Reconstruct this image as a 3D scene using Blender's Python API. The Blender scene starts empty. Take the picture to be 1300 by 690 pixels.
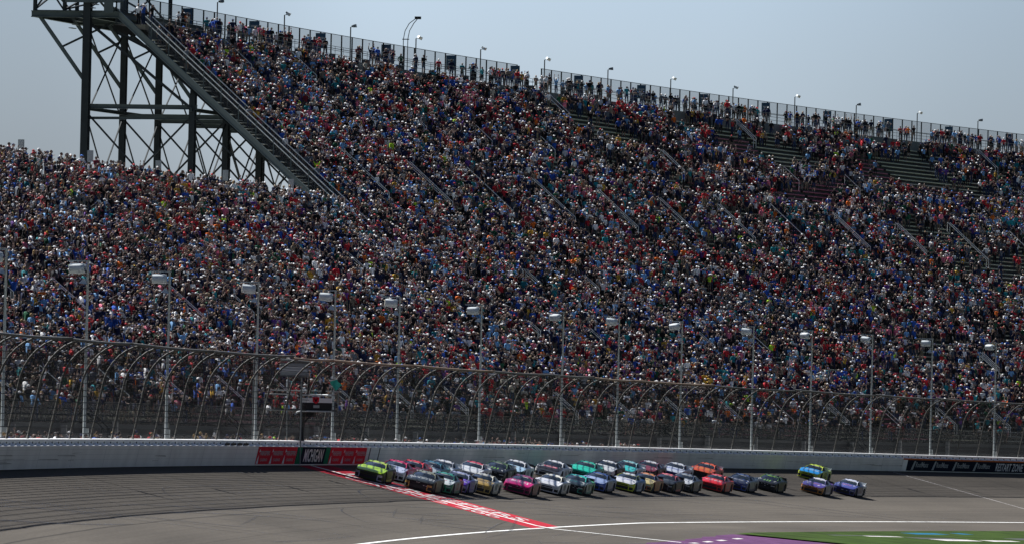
import bpy, bmesh, math, random
import numpy as np
from mathutils import Matrix, Vector
R = math.radians
random.seed(7)
rng = np.random.default_rng(11)
scn = bpy.context.scene
C = scn.collection

# ------------------------------------------------------------------ camera, world, sun, exposure
cam_d = bpy.data.cameras.new('camera')
cam = bpy.data.objects.new('camera', cam_d); C.objects.link(cam)
FPX = 10000.0
cam_d.sensor_width = 36.0; cam_d.lens = FPX / 1300 * 36.0
cam_d.clip_start = 1.0; cam_d.clip_end = 20000
CAM_H = 3.342
pitch = math.atan((528.62 - 345) / FPX)
cam.matrix_world = Matrix.Translation((0, 0, CAM_H)) @ Matrix.Rotation(R(90) + pitch, 4, 'X') @ Matrix.Rotation(R(1.303), 4, 'Z')
scn.camera = cam

SUN_H = (-0.80, 0.60)                      # horizontal direction towards the sun
SUN_EL = 48.0
w = bpy.data.worlds.new('World'); scn.world = w; w.use_nodes = True
nt = w.node_tree; nt.nodes.clear()
out = nt.nodes.new('ShaderNodeOutputWorld'); bg = nt.nodes.new('ShaderNodeBackground')
sky = nt.nodes.new('ShaderNodeTexSky'); sky.sky_type = 'NISHITA'; sky.sun_disc = False
sky.sun_elevation = R(SUN_EL); sky.sun_rotation = math.atan2(SUN_H[0], SUN_H[1])
sky.air_density = 1.0; sky.dust_density = 2.2; sky.ozone_density = 2.0
hs = nt.nodes.new('ShaderNodeHueSaturation'); hs.inputs['Saturation'].default_value = 0.75
nt.links.new(sky.outputs[0], hs.inputs['Color'])
# thin uneven overcast veil: broad, faint cloud banks in the sky
tc = nt.nodes.new('ShaderNodeTexCoord'); nz = nt.nodes.new('ShaderNodeTexNoise')
nz.inputs['Scale'].default_value = 9.0; nz.inputs['Detail'].default_value = 3
nt.links.new(tc.outputs['Generated'], nz.inputs['Vector'])
mr = nt.nodes.new('ShaderNodeMapRange'); mr.inputs[1].default_value = .3; mr.inputs[2].default_value = .7
mr.inputs[3].default_value = .92; mr.inputs[4].default_value = 1.05
nt.links.new(nz.outputs[0], mr.inputs[0])
mx = nt.nodes.new('ShaderNodeMix'); mx.data_type = 'RGBA'; mx.blend_type = 'MULTIPLY'; mx.inputs[0].default_value = 1
sepx = nt.nodes.new('ShaderNodeSeparateXYZ'); nt.links.new(tc.outputs['Generated'], sepx.inputs[0])
# added sky ramp: lens-style darkening at view edges, dimmed further outside to cut ambient
sky_dim = nt.nodes.new('ShaderNodeValToRGB'); mrx = nt.nodes.new('ShaderNodeMapRange')
mrx.inputs[1].default_value = -.09; mrx.inputs[2].default_value = .09; nt.links.new(sepx.outputs[0], mrx.inputs[0]); nt.links.new(mrx.outputs[0], sky_dim.inputs[0])
be = sky_dim.color_ramp.elements; sky_dim.color_ramp.interpolation = 'EASE'
be[0].position = .0; be[0].color = (.26, .26, .26, 1); be[1].position = .42; be[1].color = (1, 1, 1, 1)
q_ = be.new(.14); q_.color = (.66, .66, .66, 1); q_ = be.new(.62); q_.color = (.98, .98, .98, 1); q_ = be.new(.86); q_.color = (.79, .79, .79, 1); q_ = be.new(1.0); q_.color = (.28, .28, .28, 1)
vm = nt.nodes.new('ShaderNodeMath'); vm.operation = 'MULTIPLY'; nt.links.new(mr.outputs[0], vm.inputs[0]); nt.links.new(sky_dim.outputs[0], vm.inputs[1])
cmb = nt.nodes.new('ShaderNodeCombineColor')
for k in range(3): nt.links.new(vm.outputs[0], cmb.inputs[k])
nt.links.new(hs.outputs[0], mx.inputs[6]); nt.links.new(cmb.outputs[0], mx.inputs[7])
tint = nt.nodes.new('ShaderNodeMix'); tint.data_type = 'RGBA'; tint.blend_type = 'MULTIPLY'; tint.inputs[0].default_value = 1
tint.inputs[7].default_value = (0.74, 0.895, 1.19, 1)
nt.links.new(mx.outputs[2], tint.inputs[6])
nt.links.new(tint.outputs[2], bg.inputs[0]); bg.inputs[1].default_value = 0.080
nt.links.new(bg.outputs[0], out.inputs[0])

sd = bpy.data.lights.new('sun', 'SUN'); sd.energy = 5.0; sd.angle = R(0.55); sd.color = (1, .99, .975)
so_ = bpy.data.objects.new('sun', sd); C.objects.link(so_)
ce = math.cos(R(SUN_EL))
so_.rotation_euler = Vector((SUN_H[0]*ce, SUN_H[1]*ce, math.sin(R(SUN_EL)))).to_track_quat('Z', 'Y').to_euler()
so_.location = (-200, 400, 200)
scn.view_settings.view_transform = 'Standard'; scn.view_settings.look = 'None'
scn.view_settings.exposure = 1.08; scn.view_settings.gamma = 1
scn.cycles.transparent_max_bounces = 24
scn.cycles.max_bounces = 5; scn.cycles.diffuse_bounces = 2; scn.cycles.glossy_bounces = 2

# ------------------------------------------------------------------ the place: a wall that curves along the tri-oval
X0, Y0, TH0, KAP = -30.159, 330.367, R(1.534), 0.661e-3
BANK = R(12.16); TB = math.tan(BANK)
def ang(s): return TH0 + KAP*s
def base_xy(s):
    return X0+(np.cos(TH0)-np.cos(TH0+KAP*s))/KAP, Y0+(np.sin(TH0+KAP*s)-np.sin(TH0))/KAP
def zb(s):
    q = (np.asarray(s, float)-150)/200.0
    q = np.clip(q, -1.6, 2.4)
    return -.32*q - .248*q*q
def W(s, o, z):
    """world point: s metres along the wall, o metres outward (behind the wall), z height"""
    x, y = base_xy(s); a = ang(s)
    return (float(x-o*math.cos(a)), float(y+o*math.sin(a)), float(z))
def tz(s, i, lift=0.0):
    """height of the paving i metres inside the wall"""
    return float(zb(s)) - (min(i, LW(s))*TB + max(i-LW(s), 0)*math.tan(R(4))) + lift
def LW(s):
    return 17.2 + max(0.0, (s-225))*0.0175
def T(s, i, lift=0.0): return W(s, -i, tz(s, i, lift))
def Mw(s, h, eps=0.0):
    """point on the leaning trackside face, h above the track"""
    return W(s, -(h*TB+0.0+eps), float(zb(s))+h)
def tdir(s): a = ang(s); return Vector((math.sin(a), math.cos(a), 0))
def ndir(s): a = ang(s); return Vector((-math.cos(a), math.sin(a), 0))
def frame(s, o, z):
    """local x = outward, y = along s, z up  (right handed)"""
    n = ndir(s); t = tdir(s)
    m = Matrix(((-n.x, t.x, 0, 0), (-n.y, t.y, 0, 0), (0, 0, 1, 0), (0, 0, 0, 1)))   # x = inward
    return Matrix.Translation(W(s, o, z)) @ m
def to_px(p):
    dx, dy, dz = p[0], p[1], p[2]-CAM_H
    u = FPX*dx/dy; v = -FPX*dz/dy + 183.62; r = R(1.303)
    return 650+u*math.cos(r)-v*math.sin(r), 345+u*math.sin(r)+v*math.cos(r)

# ------------------------------------------------------------------ materials
def pmat(name, col, rough=.7, metal=0, noise=0, nscale=3.0, coat=0, spec=.5, bump=0):
    m = bpy.data.materials.new(name); m.use_nodes = True
    n = m.node_tree; b = n.nodes['Principled BSDF']
    b.inputs['Roughness'].default_value = rough; b.inputs['Metallic'].default_value = metal
    b.inputs['Coat Weight'].default_value = coat; b.inputs['Specular IOR Level'].default_value = spec
    b.inputs['Base Color'].default_value = (*col, 1)
    if noise:
        t = n.nodes.new('ShaderNodeTexCoord'); x = n.nodes.new('ShaderNodeTexNoise'); x.inputs['Scale'].default_value = nscale
        x.inputs['Detail'].default_value = 5
        n.links.new(t.outputs['Object'], x.inputs['Vector'])
        r = n.nodes.new('ShaderNodeValToRGB')
        r.color_ramp.elements[0].position = .3; r.color_ramp.elements[1].position = .7
        r.color_ramp.elements[0].color = (*[c*(1-noise) for c in col], 1); r.color_ramp.elements[1].color = (*[min(1, c*(1+noise)) for c in col], 1)
        n.links.new(x.outputs[0], r.inputs[0]); n.links.new(r.outputs[0], b.inputs['Base Color'])
    return m
M = {}
M['white_wall'] = pmat('white_wall_paint', (.82, .82, .81), .55, noise=.08, nscale=.6)
M['barrier'] = pmat('barrier_paint', (.66, .67, .66), .45, noise=.10, nscale=.5)
M['fence_post'] = pmat('weathered_fence_post', (.08, .076, .068), .7, noise=.35, nscale=.6)
M['aged_white'] = pmat('worn_white_paint', (.42, .40, .39), .8, noise=.4, nscale=1.2)
M['steel'] = pmat('galvanised_steel', (.15, .165, .17), .45, .35, noise=.15, nscale=2)
M['dark_steel'] = pmat('dark_steel', (.020, .026, .029), .7, .0, spec=.25, noise=.2, nscale=1)
M['green_steel'] = pmat('grey_green_steel', (.065, .085, .088), .6, .0, spec=.3, noise=.2, nscale=.7)
M['alu'] = pmat('bench_aluminium', (.5, .51, .47), .5, .2, noise=.1)
M['pale_rail'] = pmat('pale_rail', (.72, .73, .72), .4, .0)
M['rust_cable'] = pmat('rusty_rail', (.22, .15, .10), .7, .1, noise=.4, nscale=.5)
M['black'] = pmat('matt_black', (.012, .012, .014), .7)
M['rubber'] = pmat('tyre_rubber', (.02, .02, .02), .85)
M['glass'] = pmat('dark_glass', (.012, .018, .022), .12, spec=.45)
M['white'] = pmat('white_paint', (.75, .75, .75), .4)
M['lamp_shell'] = pmat('lamp_shell', (.50, .54, .55), .45, noise=.08)
M['lamp_face'] = pmat('lamp_glass', (.75, .74, .66), .2, spec=.8)
M['concrete'] = pmat('concrete', (.26, .26, .25), .85, noise=.2, nscale=.8)
M['black_cloth'] = pmat('dark_windscreen', (.010, .012, .016), .8, noise=.3, nscale=.6)
M['navy'] = pmat('navy_banner', (.006, .012, .025), .5, noise=.15)
M['red'] = pmat('red_banner', (.60, .03, .045), .5, noise=.08)
M['green'] = pmat('green_banner', (.015, .17, .085), .5)
M['orange'] = pmat('orange_stripe', (.50, .13, .03), .6, noise=.2)
M['text'] = pmat('lettering_white', (.66, .66, .66), .5)
M['text_grey'] = pmat('lettering_grey', (.36, .38, .38), .5)
M['line_white'] = pmat('line_paint_white', (.66, .66, .64), .6, noise=.2, nscale=1.4)
M['line_red'] = pmat('line_paint_red', (.34, .018, .032), .95, spec=.08, noise=.25, nscale=1.5)
M['line_purple'] = pmat('line_paint_purple', (.085, .035, .09), .95, spec=.05, noise=.35, nscale=.6)
M['line_blue'] = pmat('line_paint_blue', (.012, .10, .18), .7, noise=.2)
M['sign_blue'] = pmat('sign_blue', (.02, .07, .13), .5)
M['teal_flag'] = pmat('green_flag_cloth', (.03, .42, .33), .8)
M['skin'] = pmat('skin', (.42, .24, .17), .6)

for k_ in ('navy', 'red', 'green', 'orange', 'text', 'text_grey', 'line_white', 'line_blue', 'aged_white', 'line_purple', 'line_red'):
    b_ = M[k_].node_tree.nodes['Principled BSDF']; b_.inputs['Specular IOR Level'].default_value = .06; b_.inputs['Roughness'].default_value = .95
def mesh_mat(name, col, cover, cell=None):
    """thin woven wire: real holes are finer than a pixel, so the sheet lets most light straight through"""
    m = bpy.data.materials.new(name); m.use_nodes = True; n = m.node_tree; b = n.nodes['Principled BSDF']
    b.inputs['Base Color'].default_value = (*col, 1); b.inputs['Roughness'].default_value = .6
    tr = n.nodes.new('ShaderNodeBsdfTransparent'); mixs = n.nodes.new('ShaderNodeMixShader')
    mixs.inputs[0].default_value = cover
    n.links.new(tr.outputs[0], mixs.inputs[1]); n.links.new(b.outputs[0], mixs.inputs[2])
    n.links.new(mixs.outputs[0], n.nodes['Material Output'].inputs[0])
    return m
M['fence_mesh'] = mesh_mat('woven_wire', (.007, .006, .0055), .36)
M['rail_mesh'] = mesh_mat('rail_wire', (.015, .017, .02), .5)
M['link_mesh'] = mesh_mat('chain_link', (.09, .11, .125), .40)
M['skid'] = mesh_mat('tyre_mark', (.018, .018, .02), .38)
M['skid_soft'] = mesh_mat('faint_tyre_mark', (.02, .02, .022), .2)

def asphalt():
    m = bpy.data.materials.new('asphalt'); m.use_nodes = True; n = m.node_tree; b = n.nodes['Principled BSDF']
    b.inputs['Roughness'].default_value = .95; b.inputs['Specular IOR Level'].default_value = .12
    uv = n.nodes.new('ShaderNodeUVMap'); uv.uv_map = 'UVMap'
    def noise(sx, sy, sc, det=4):
        mp = n.nodes.new('ShaderNodeMapping'); mp.inputs['Scale'].default_value = (sx, sy, 1)
        x = n.nodes.new('ShaderNodeTexNoise'); x.inputs['Scale'].default_value = sc; x.inputs['Detail'].default_value = det
        n.links.new(uv.outputs[0], mp.inputs[0]); n.links.new(mp.outputs[0], x.inputs['Vector']); return x.outputs[0]
    def rng_(v, a, b_, lo, hi):
        q = n.nodes.new('ShaderNodeMapRange'); q.inputs[1].default_value = a; q.inputs[2].default_value = b_
        q.inputs[3].default_value = lo; q.inputs[4].default_value = hi; n.links.new(v, q.inputs[0]); return q.outputs[0]
    def mul(a, b_):
        q = n.nodes.new('ShaderNodeMath'); q.operation = 'MULTIPLY'; n.links.new(a, q.inputs[0]); n.links.new(b_, q.inputs[1]); return q.outputs[0]
    streak = rng_(noise(.006, 1.1, 2.5, 5), .3, .7, .86, 1.12)
    patch = rng_(noise(.03, .12, 1.0, 4), .3, .7, .80, 1.12)
    fine = rng_(noise(.6, 3, 2.0, 6), .25, .75, .84, 1.14)
    v = mul(mul(streak, patch), fine)
    groove = noise(.004, .16, 1.0, 2); v = mul(v, rng_(groove, .38, .62, .84, 1.08))
    # paving seams that run with the track
    sep = n.nodes.new('ShaderNodeSeparateXYZ'); n.links.new(uv.outputs[0], sep.inputs[0])
    wob = n.nodes.new('ShaderNodeMath'); wob.operation = 'MULTIPLY_ADD'; wob.inputs[1].default_value = .35
    n.links.new(noise(.05, .0, 1.0, 3), wob.inputs[0]); n.links.new(sep.outputs[1], wob.inputs[2])
    for c, wd, dk in ((2.6, .05, .55), (6.1, .06, .45), (10.7, .07, .45), (14.3, .04, .7)):
        d = n.nodes.new('ShaderNodeMath'); d.operation = 'SUBTRACT'; d.inputs[1].default_value = c; n.links.new(wob.outputs[0], d.inputs[0])
        ab = n.nodes.new('ShaderNodeMath'); ab.operation = 'ABSOLUTE'; n.links.new(d.outputs[0], ab.inputs[0])
        v = mul(v, rng_(ab.outputs[0], wd*.4, wd*1.4, dk, 1.0))
    col = n.nodes.new('ShaderNodeMix'); col.data_type = 'RGBA'; col.blend_type = 'MULTIPLY'; col.inputs[0].default_value = 1
    col.inputs[6].default_value = (.074, .064, .052, 1)
    cc = n.nodes.new('ShaderNodeCombineColor')
    for k in range(3): n.links.new(v, cc.inputs[k])
    n.links.new(cc.outputs[0], col.inputs[7]); n.links.new(col.outputs[2], b.inputs['Base Color'])
    return m
M['asphalt'] = asphalt()
def grass_mat():
    m = pmat('grass', (.026, .047, .008), .95, noise=.5, nscale=.35, spec=.05); return m
M['grass'] = grass_mat()
M['ground'] = pmat('ground_grass', (.06, .075, .03), .95, noise=.3, nscale=.02)

# ------------------------------------------------------------------ mesh helpers
class MB:
    def __init__(s): s.v = []; s.f = []; s.m = []; s.uv = {}
    def quad(s, a, b, c, d, m=0):
        k = len(s.v); s.v += [tuple(a), tuple(b), tuple(c), tuple(d)]; s.f.append((k, k+1, k+2, k+3)); s.m.append(m)
    def poly(s, pts, m=0):
        k = len(s.v); s.v += [tuple(p) for p in pts]; s.f.append(tuple(range(k, k+len(pts)))); s.m.append(m)
    def hexa(s, p, m=0):
        """8 points: bottom ring 0-3, top ring 4-7"""
        k = len(s.v); s.v += [tuple(q) for q in p]
        for f in ((3, 2, 1, 0), (4, 5, 6, 7), (0, 1, 5, 4), (1, 2, 6, 5), (2, 3, 7, 6), (3, 0, 4, 7)):
            s.f.append(tuple(k+i for i in f)); s.m.append(m)
    def box(s, M4, x0, x1, y0, y1, z0, z1, m=0):
        s.hexa([M4 @ Vector(q) for q in ((x0, y0, z0), (x1, y0, z0), (x1, y1, z0), (x0, y1, z0), (x0, y0, z1), (x1, y0, z1), (x1, y1, z1), (x0, y1, z1))], m)
    def tube(s, pts, r, n=6, m=0, cap=True):
        pts = [Vector(p) for p in pts]; k0 = len(s.v); N = len(pts)
        rr = r if isinstance(r, (list, tuple)) else [r]*N
        up = None
        for i, p in enumerate(pts):
            d = (pts[min(i+1, N-1)]-pts[max(i-1, 0)])
            if d.length < 1e-9: d = Vector((0, 0, 1))
            d.normalize()
            if up is None: up = Vector((0, 0, 1)) if abs(d.z) < .9 else Vector((1, 0, 0))
            a = d.cross(up); a.normalize(); b = d.cross(a); b.normalize()
            for j in range(n):
                t = 2*math.pi*(j+.5)/n; s.v.append(tuple(p+(a*math.cos(t)+b*math.sin(t))*rr[i]))
        for i in range(N-1):
            for j in range(n):
                q = k0+i*n; s.f.append((q+j, q+(j+1) % n, q+n+(j+1) % n, q+n+j)); s.m.append(m)
        if cap:
            s.f.append(tuple(k0+j for j in range(n))); s.m.append(m)
            s.f.append(tuple(k0+(N-1)*n+j for j in range(n))[::-1]); s.m.append(m)
    def build(s, name, mats, parent=None, smooth=False, link=True):
        me = bpy.data.meshes.new(name); me.from_pydata(s.v, [], s.f)
        if not isinstance(mats, (list, tuple)): mats = [mats]
        for mm in mats: me.materials.append(mm)
        if len(mats) > 1: me.polygons.foreach_set('material_index', s.m)
        if smooth: me.polygons.foreach_set('use_smooth', [True]*len(me.polygons))
        me.update()
        o = bpy.data.objects.new(name, me)
        if link: C.objects.link(o)
        if parent: adopt(o, parent)
        return o
def adopt(o, parent):
    o.parent = parent; o.matrix_parent_inverse = parent.matrix_world.inverted()
def empty(name, loc=(0, 0, 0), label=None, cat=None, group=None, mat=None):
    o = bpy.data.objects.new(name, None); C.objects.link(o); o.empty_display_size = .3
    o.matrix_world = mat if mat is not None else Matrix.Translation(loc)
    return tag(o, label, cat, group)
def tag(o, label=None, cat=None, group=None, kind=None):
    if label: o['label'] = label
    if cat: o['category'] = cat
    if group: o['group'] = group
    if kind: o['kind'] = kind
    return o
def beam(mb, a, b, w_, h_, m=0):
    """square section beam between two points"""
    a = Vector(a); b = Vector(b); d = (b-a).normalized()
    up = Vector((0, 0, 1)) if abs(d.z) < .95 else Vector(tdir(330))
    x = d.cross(up).normalized()*w_/2; y = x.cross(d).normalized()*h_/2
    mb.hexa([a-x-y, a+x-y, a+x+y, a-x+y, b-x-y, b+x-y, b+x+y, b-x+y], m)
def ibeam(mb, a, b, w_, h_, m=0):
    a = Vector(a); b = Vector(b); d = (b-a).normalized()
    up = Vector((0, 0, 1)) if abs(d.z) < .95 else Vector(tdir(330))
    x = d.cross(up).normalized(); y = x.cross(d).normalized()
    def bar(ox, oy, ww, hh):
        c = x*ox+y*oy; X = x*ww/2; Y = y*hh/2
        mb.hexa([a+c-X-Y, a+c+X-Y, a+c+X+Y, a+c-X+Y, b+c-X-Y, b+c+X-Y, b+c+X+Y, b+c-X+Y], m)
    t = h_*.09
    bar(0, h_/2-t/2, w_, t); bar(0, -h_/2+t/2, w_, t); bar(0, 0, w_*.14, h_-2*t-.004)
def strip(mb, s0, s1, f0, f1, step=5.0, m=0):
    """ribbon along the wall between curves f0(s), f1(s)"""
    n = max(1, int(math.ceil((s1-s0)/step)))
    for i in range(n):
        a = s0+(s1-s0)*i/n; b = s0+(s1-s0)*(i+1)/n
        mb.quad(f0(a), f0(b), f1(b), f1(a), m)
def text_mesh(txt):
    """flat lettering outline as (points, faces) in its own x-y plane, height 1"""
    cu = bpy.data.curves.new('lettering', 'FONT'); cu.body = txt; cu.size = 1.0; cu.resolution_u = 2; cu.offset = .018
    o = bpy.data.objects.new('lettering', cu); C.objects.link(o)
    dg = bpy.context.evaluated_depsgraph_get()
    me = bpy.data.meshes.new_from_object(o.evaluated_get(dg))
    pts = np.array([v.co[:2] for v in me.vertices]); fs = [tuple(p.vertices) for p in me.polygons]
    bpy.data.objects.remove(o); bpy.data.curves.remove(cu); bpy.data.meshes.remove(me)
    mn = pts.min(0); mxx = pts.max(0); pts = (pts-mn)/(mxx-mn)
    return pts, fs
def add_text(mb, txt, fn, m=0):
    """fn maps unit square (u,v) to a world point"""
    pts, fs = text_mesh(txt); k = len(mb.v)
    mb.v += [tuple(fn(p[0], p[1])) for p in pts]
    for f in fs: mb.f.append(tuple(k+i for i in f)); mb.m.append(m)
# ------------------------------------------------------------------ ground, track, paint
S0, S1 = -240.0, 760.0
def grid_sheet(name, mat, s_list, i_list, lift, kind='structure', zf=None, track=False):
    v = []; f = []; uv = []
    for s in s_list:
        for i in i_list:
            if track: i = i*LW(s)/17.2 if i < 17.3 else i+LW(s)-17.2
            if track and i == 0: i = -.4
            v.append(T(s, i, lift) if zf is None else W(s, -i, zf(s, i))); uv.append((s, i))
    n = len(i_list)
    for a in range(len(s_list)-1):
        for b in range(n-1):
            q = a*n+b; f.append((q, q+n, q+n+1, q+1))
    me = bpy.data.meshes.new(name); me.from_pydata(v, [], f); me.materials.append(mat)
    l = me.uv_layers.new(name='UVMap'); idx = np.empty(len(me.loops), dtype=np.int32); me.loops.foreach_get('vertex_index', idx)
    l.data.foreach_set('uv', np.array(uv, dtype=np.float32)[idx].ravel())
    me.polygons.foreach_set('use_smooth', [True]*len(me.polygons))
    o = bpy.data.objects.new(name, me); C.objects.link(o)
    if kind: o['kind'] = kind
    return o
mb = MB(); mb.quad((-4000, -3000, -9), (5000, -3000, -9), (5000, 9000, -9), (-4000, 9000, -9)); mb.build('ground', M['ground'])['kind'] = 'structure'
sl = list(np.arange(S0, S1+1, 5.0))
grid_sheet('race_track', M['asphalt'], sl, [0, 1.5, 3, 5, 7, 9, 11, 13, 15, 17.2, 18.5, 20, 22, 25, 28, 31, 36, 45, 60], 0, track=True)
# concourse paving behind the wall
grid_sheet('concourse_paving', M['concrete'], sl, [-70, -40, -20, -7, -.4], 0, zf=lambda s, i: float(zb(s))+.02)
# infield grass: from s=217 onwards, purple painted run-off before it
def gi(s): return 24.9+max(0, s-216)*.0265
v = MB()
def infield(name, mat, s0, s1, lift, fi, fo=lambda s: 58):
    mbx = MB(); n = int((s1-s0)/4)
    for k in range(n):
        a = s0+(s1-s0)*k/n; b = s0+(s1-s0)*(k+1)/n
        ia = [fi(a)+(fo(a)-fi(a))*t for t in (0, .15, .4, 1)]; ib = [fi(b)+(fo(b)-fi(b))*t for t in (0, .15, .4, 1)]
        for j in range(3): mbx.quad(T(a, ia[j], lift), T(b, ib[j], lift), T(b, ib[j+1], lift), T(a, ia[j+1], lift))
    o = mbx.build(name, mat); o['kind'] = 'structure'; return o
infield('infield_grass', M['grass'], 217, 560, .10, gi)
infield('painted_runoff', M['line_purple'], 150, 217, .008, lambda s: 25.75-max(0,(s-185))*.034+.25*math.sin(s*.9))
def painted(name, mat, fn_list, lift=.008):
    mbx = MB()
    for pts in fn_list: mbx.poly([T(s, i, lift) for s, i in pts])
    o = mbx.build(name, mat); o['kind'] = 'structure'; return o
# apron line
mbx = MB(); strip(mbx, -100, 600, lambda s: T(s, LW(s)-.11, .012), lambda s: T(s, LW(s)+.11, .012), 4); mbx.build('apron_line', M['line_white'])['kind'] = 'structure'
# start and finish band, 12 m long with the white line inside it
def FB(u, i):       # u 0..1 across the band (along the track), i metres inside the wall
    a = 184.3-(i/17.1)*8.2; b = 196.3-(i/17.1)*8.2; return a+(b-a)*u
mbx = MB()
for k in range(17): mbx.quad(*[T(FB(u, i), i, .008) for u, i in ((0, .35+k*.99), (1, .35+k*.99), (1, .35+(k+1)*.99), (0, .35+(k+1)*.99))])
mbx.build('finish_band', M['line_red'])['kind'] = 'structure'
mbx = MB()
for k in range(21):
    i0 = .35+k*1.25; i1 = i0+1.25
    mbx.quad(*[T(FB(.42, i)+d, i, .016) for d, i in ((-.45, i0), (.45, i0), (.45, i1), (-.45, i1))])
mbx.build('finish_line', M['line_white'])['kind'] = 'structure'
mbx = MB()
for (ua, ub, ia, ib, txt) in ((.52, .86, 2.6, 15.4, 'FIREKEEPERS'), (.08, .30, 3.4, 14.4, 'CASINO 400')):
    add_text(mbx, txt, lambda u, v_, ua=ua, ub=ub, ia=ia, ib=ib: T(FB(ua+(ub-ua)*v_, ia+(ib-ia)*u), ia+(ib-ia)*u, .016))
mbx.build('finish_band_lettering', M['aged_white'])['kind'] = 'structure'
mbx = MB()
for k in range(16):
    i0 = .6+k*1.02; i1 = i0+1.02
    mbx.quad(*[T(s, i, .008) for s, i in ((408-i0*.5-.16, i0), (408-i0*.5+.16, i0), (408-i1*.5+.16, i1), (408-i1*.5-.16, i1))])
mbx.build('restart_line', M['aged_white'])['kind'] = 'structure'
# lettering on the painted run-off and the grass
painted('runoff_lettering', M['aged_white'], [[(s, i), (s+3.4, i), (s+2.6, i+.5), (s-1, i+.5)] for s, i in ((177, 27.0), (185, 26.9), (193, 26.8), (203, 26.6), (176, 28.6))], .016)
painted('grass_emblem', M['line_blue'], [[(278, 27.9), (290, 28.6), (290, 29.9), (278, 29.2)], [(296, 28.8), (300, 29), (300, 30.2), (296, 30)]], .104)
painted('grass_lettering', M['aged_white'], [[(252, 29.0), (262, 30.1), (262, 30.7), (252, 29.6)], [(264, 32.2), (276, 33.4), (276, 34.6), (264, 33.6)], [(279, 33.8), (289, 34.8), (289, 35.6), (279, 35)]], .106)
painted('grass_lettering_shadow', M['black'], [[(243, 27.7), (262, 29.6), (262, 30), (243, 28.3)], [(262, 30.6), (276, 32.2), (276, 33.3), (262, 32)], [(296, 33), (312, 34), (312, 35.4), (296, 34.6)]], .104)
# tyre marks: thin ribbons that wander over the paving
rs = random.Random(5)
def skid(mbx, s, i, head, L, wd, curve):
    pts = []; st = 1.5; n = int(L/st)
    for k in range(n):
        pts.append((s, i, head)); s += st*math.cos(head); i += st*math.sin(head); head += curve*st+rs.gauss(0, .004)
    for k in range(n-1):
        (a, b, h), (c, d, h2) = pts[k], pts[k+1]
        if not (.8 < b < 50 and .8 < d < 50): continue
        w0 = wd*min(1, k/4, (n-1-k)/4+.2)/2+.01; w1 = wd*min(1, (k+1)/4, (n-2-k)/4+.2)/2+.01
        mbx.quad(*[T(p+q*math.sin(hh)*-1, r+q*math.cos(hh), .020) for p, r, hh, q in ((a, b, h, -w0), (c, d, h2, -w1), (c, d, h2, w1), (a, b, h, w0))])
mbx = MB(); mby = MB()
for k in range(22):       # short marks and joints that cross the lanes
    s = rs.uniform(0, 330); i = rs.choice([2.4, 3.2, 6.5, 9.5, 12]); skid(mbx if k % 3 else mby, s, i, 1.75+rs.gauss(0, .12), rs.uniform(5, 9), .22, 0)
for k in range(75):
    s = rs.uniform(-20, 330); i = rs.uniform(2, 24); hd = rs.gauss(0.06, .10); L = rs.uniform(15, 60); cv = rs.gauss(0, .0018)
    tgt = mbx if rs.random() < .4 else mby
    wd = rs.uniform(.07, .20)
    skid(tgt, s, i, hd, L, wd, cv)
    if rs.random() < .5: skid(tgt, s+rs.uniform(-1, 1), i+1.65, hd, L*rs.uniform(.7, 1), wd, cv)
for k in range(9):      # burnout loops just before the line
    s = rs.uniform(70, 175); i = rs.uniform(5, 15); hd = rs.uniform(-.5, .7); cv = rs.choice([-1, 1])*rs.uniform(.006, .035)
    skid(mbx if k % 2 else mby, s, i, hd, rs.uniform(14, 30), .15, cv)
mbx.build('tyre_marks', M['skid'])['kind'] = 'structure'; mby.build('faint_tyre_marks', M['skid_soft'])['kind'] = 'structure'

# ------------------------------------------------------------------ the trackside wall
WS0, WS1 = -60.0, 700.0
wall = empty('track_wall', W(180, 0, float(zb(180))), 'long pale grey leaning barrier wall along the outer edge of the banked track', 'wall')
mbx = MB()
strip(mbx, WS0, WS1, lambda s: Mw(s, -.05, .45), lambda s: Mw(s, 1.17, .45), 5)
strip(mbx, WS0, WS1, lambda s: Mw(s, 1.17, .45), lambda s: Mw(s, 1.17, .12), 5)
mbx.build('steel_barrier', M['barrier'], wall, smooth=False)
mbx = MB()
strip(mbx, WS0, WS1, lambda s: Mw(s, -.1, .05), lambda s: Mw(s, 1.52, .05), 5)
strip(mbx, WS0, WS1, lambda s: Mw(s, 1.52, .05), lambda s: W(s, .35, float(zb(s))+1.56), 5)
strip(mbx, WS0, WS1, lambda s: W(s, .35, float(zb(s))+1.56), lambda s: W(s, .35, float(zb(s))-.1), 5)
mbx.build('concrete_wall', M['white_wall'], wall)
mbx = MB()      # foam blocks and brackets between barrier and wall
s = WS0
while s < WS1:
    p = [Mw(s, 1.172, .12), Mw(s+1.1, 1.172, .12), Mw(s+1.1, 1.172, .40), Mw(s, 1.172, .40)]
    q = [Mw(s+.5, 1.34, .06), Mw(s+1.1, 1.34, .06), Mw(s+1.1, 1.19, .40), Mw(s+.8, 1.19, .40)]
    mbx.hexa(p+q); s += 2.4
mbx.build('foam_blocks', M['white'], wall)
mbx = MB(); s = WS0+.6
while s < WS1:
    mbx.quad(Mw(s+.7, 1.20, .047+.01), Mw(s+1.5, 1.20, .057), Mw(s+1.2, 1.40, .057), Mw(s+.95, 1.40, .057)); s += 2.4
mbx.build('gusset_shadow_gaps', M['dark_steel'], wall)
mbx = MB()
for hh in (.40, .68, .96):
    strip(mbx, WS0, WS1, lambda s: Mw(s, hh, .453), lambda s: Mw(s, hh+.014, .453), 5)
s = WS0
while s < WS1:
    mbx.quad(Mw(s, 0, .454), Mw(s+.10, 0, .454), Mw(s+.10, 1.16, .454), Mw(s, 1.16, .454)); s += 12.2
mbx.build('panel_joints', pmat('barrier_seam', (.42, .44, .45), .6), wall)
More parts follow.
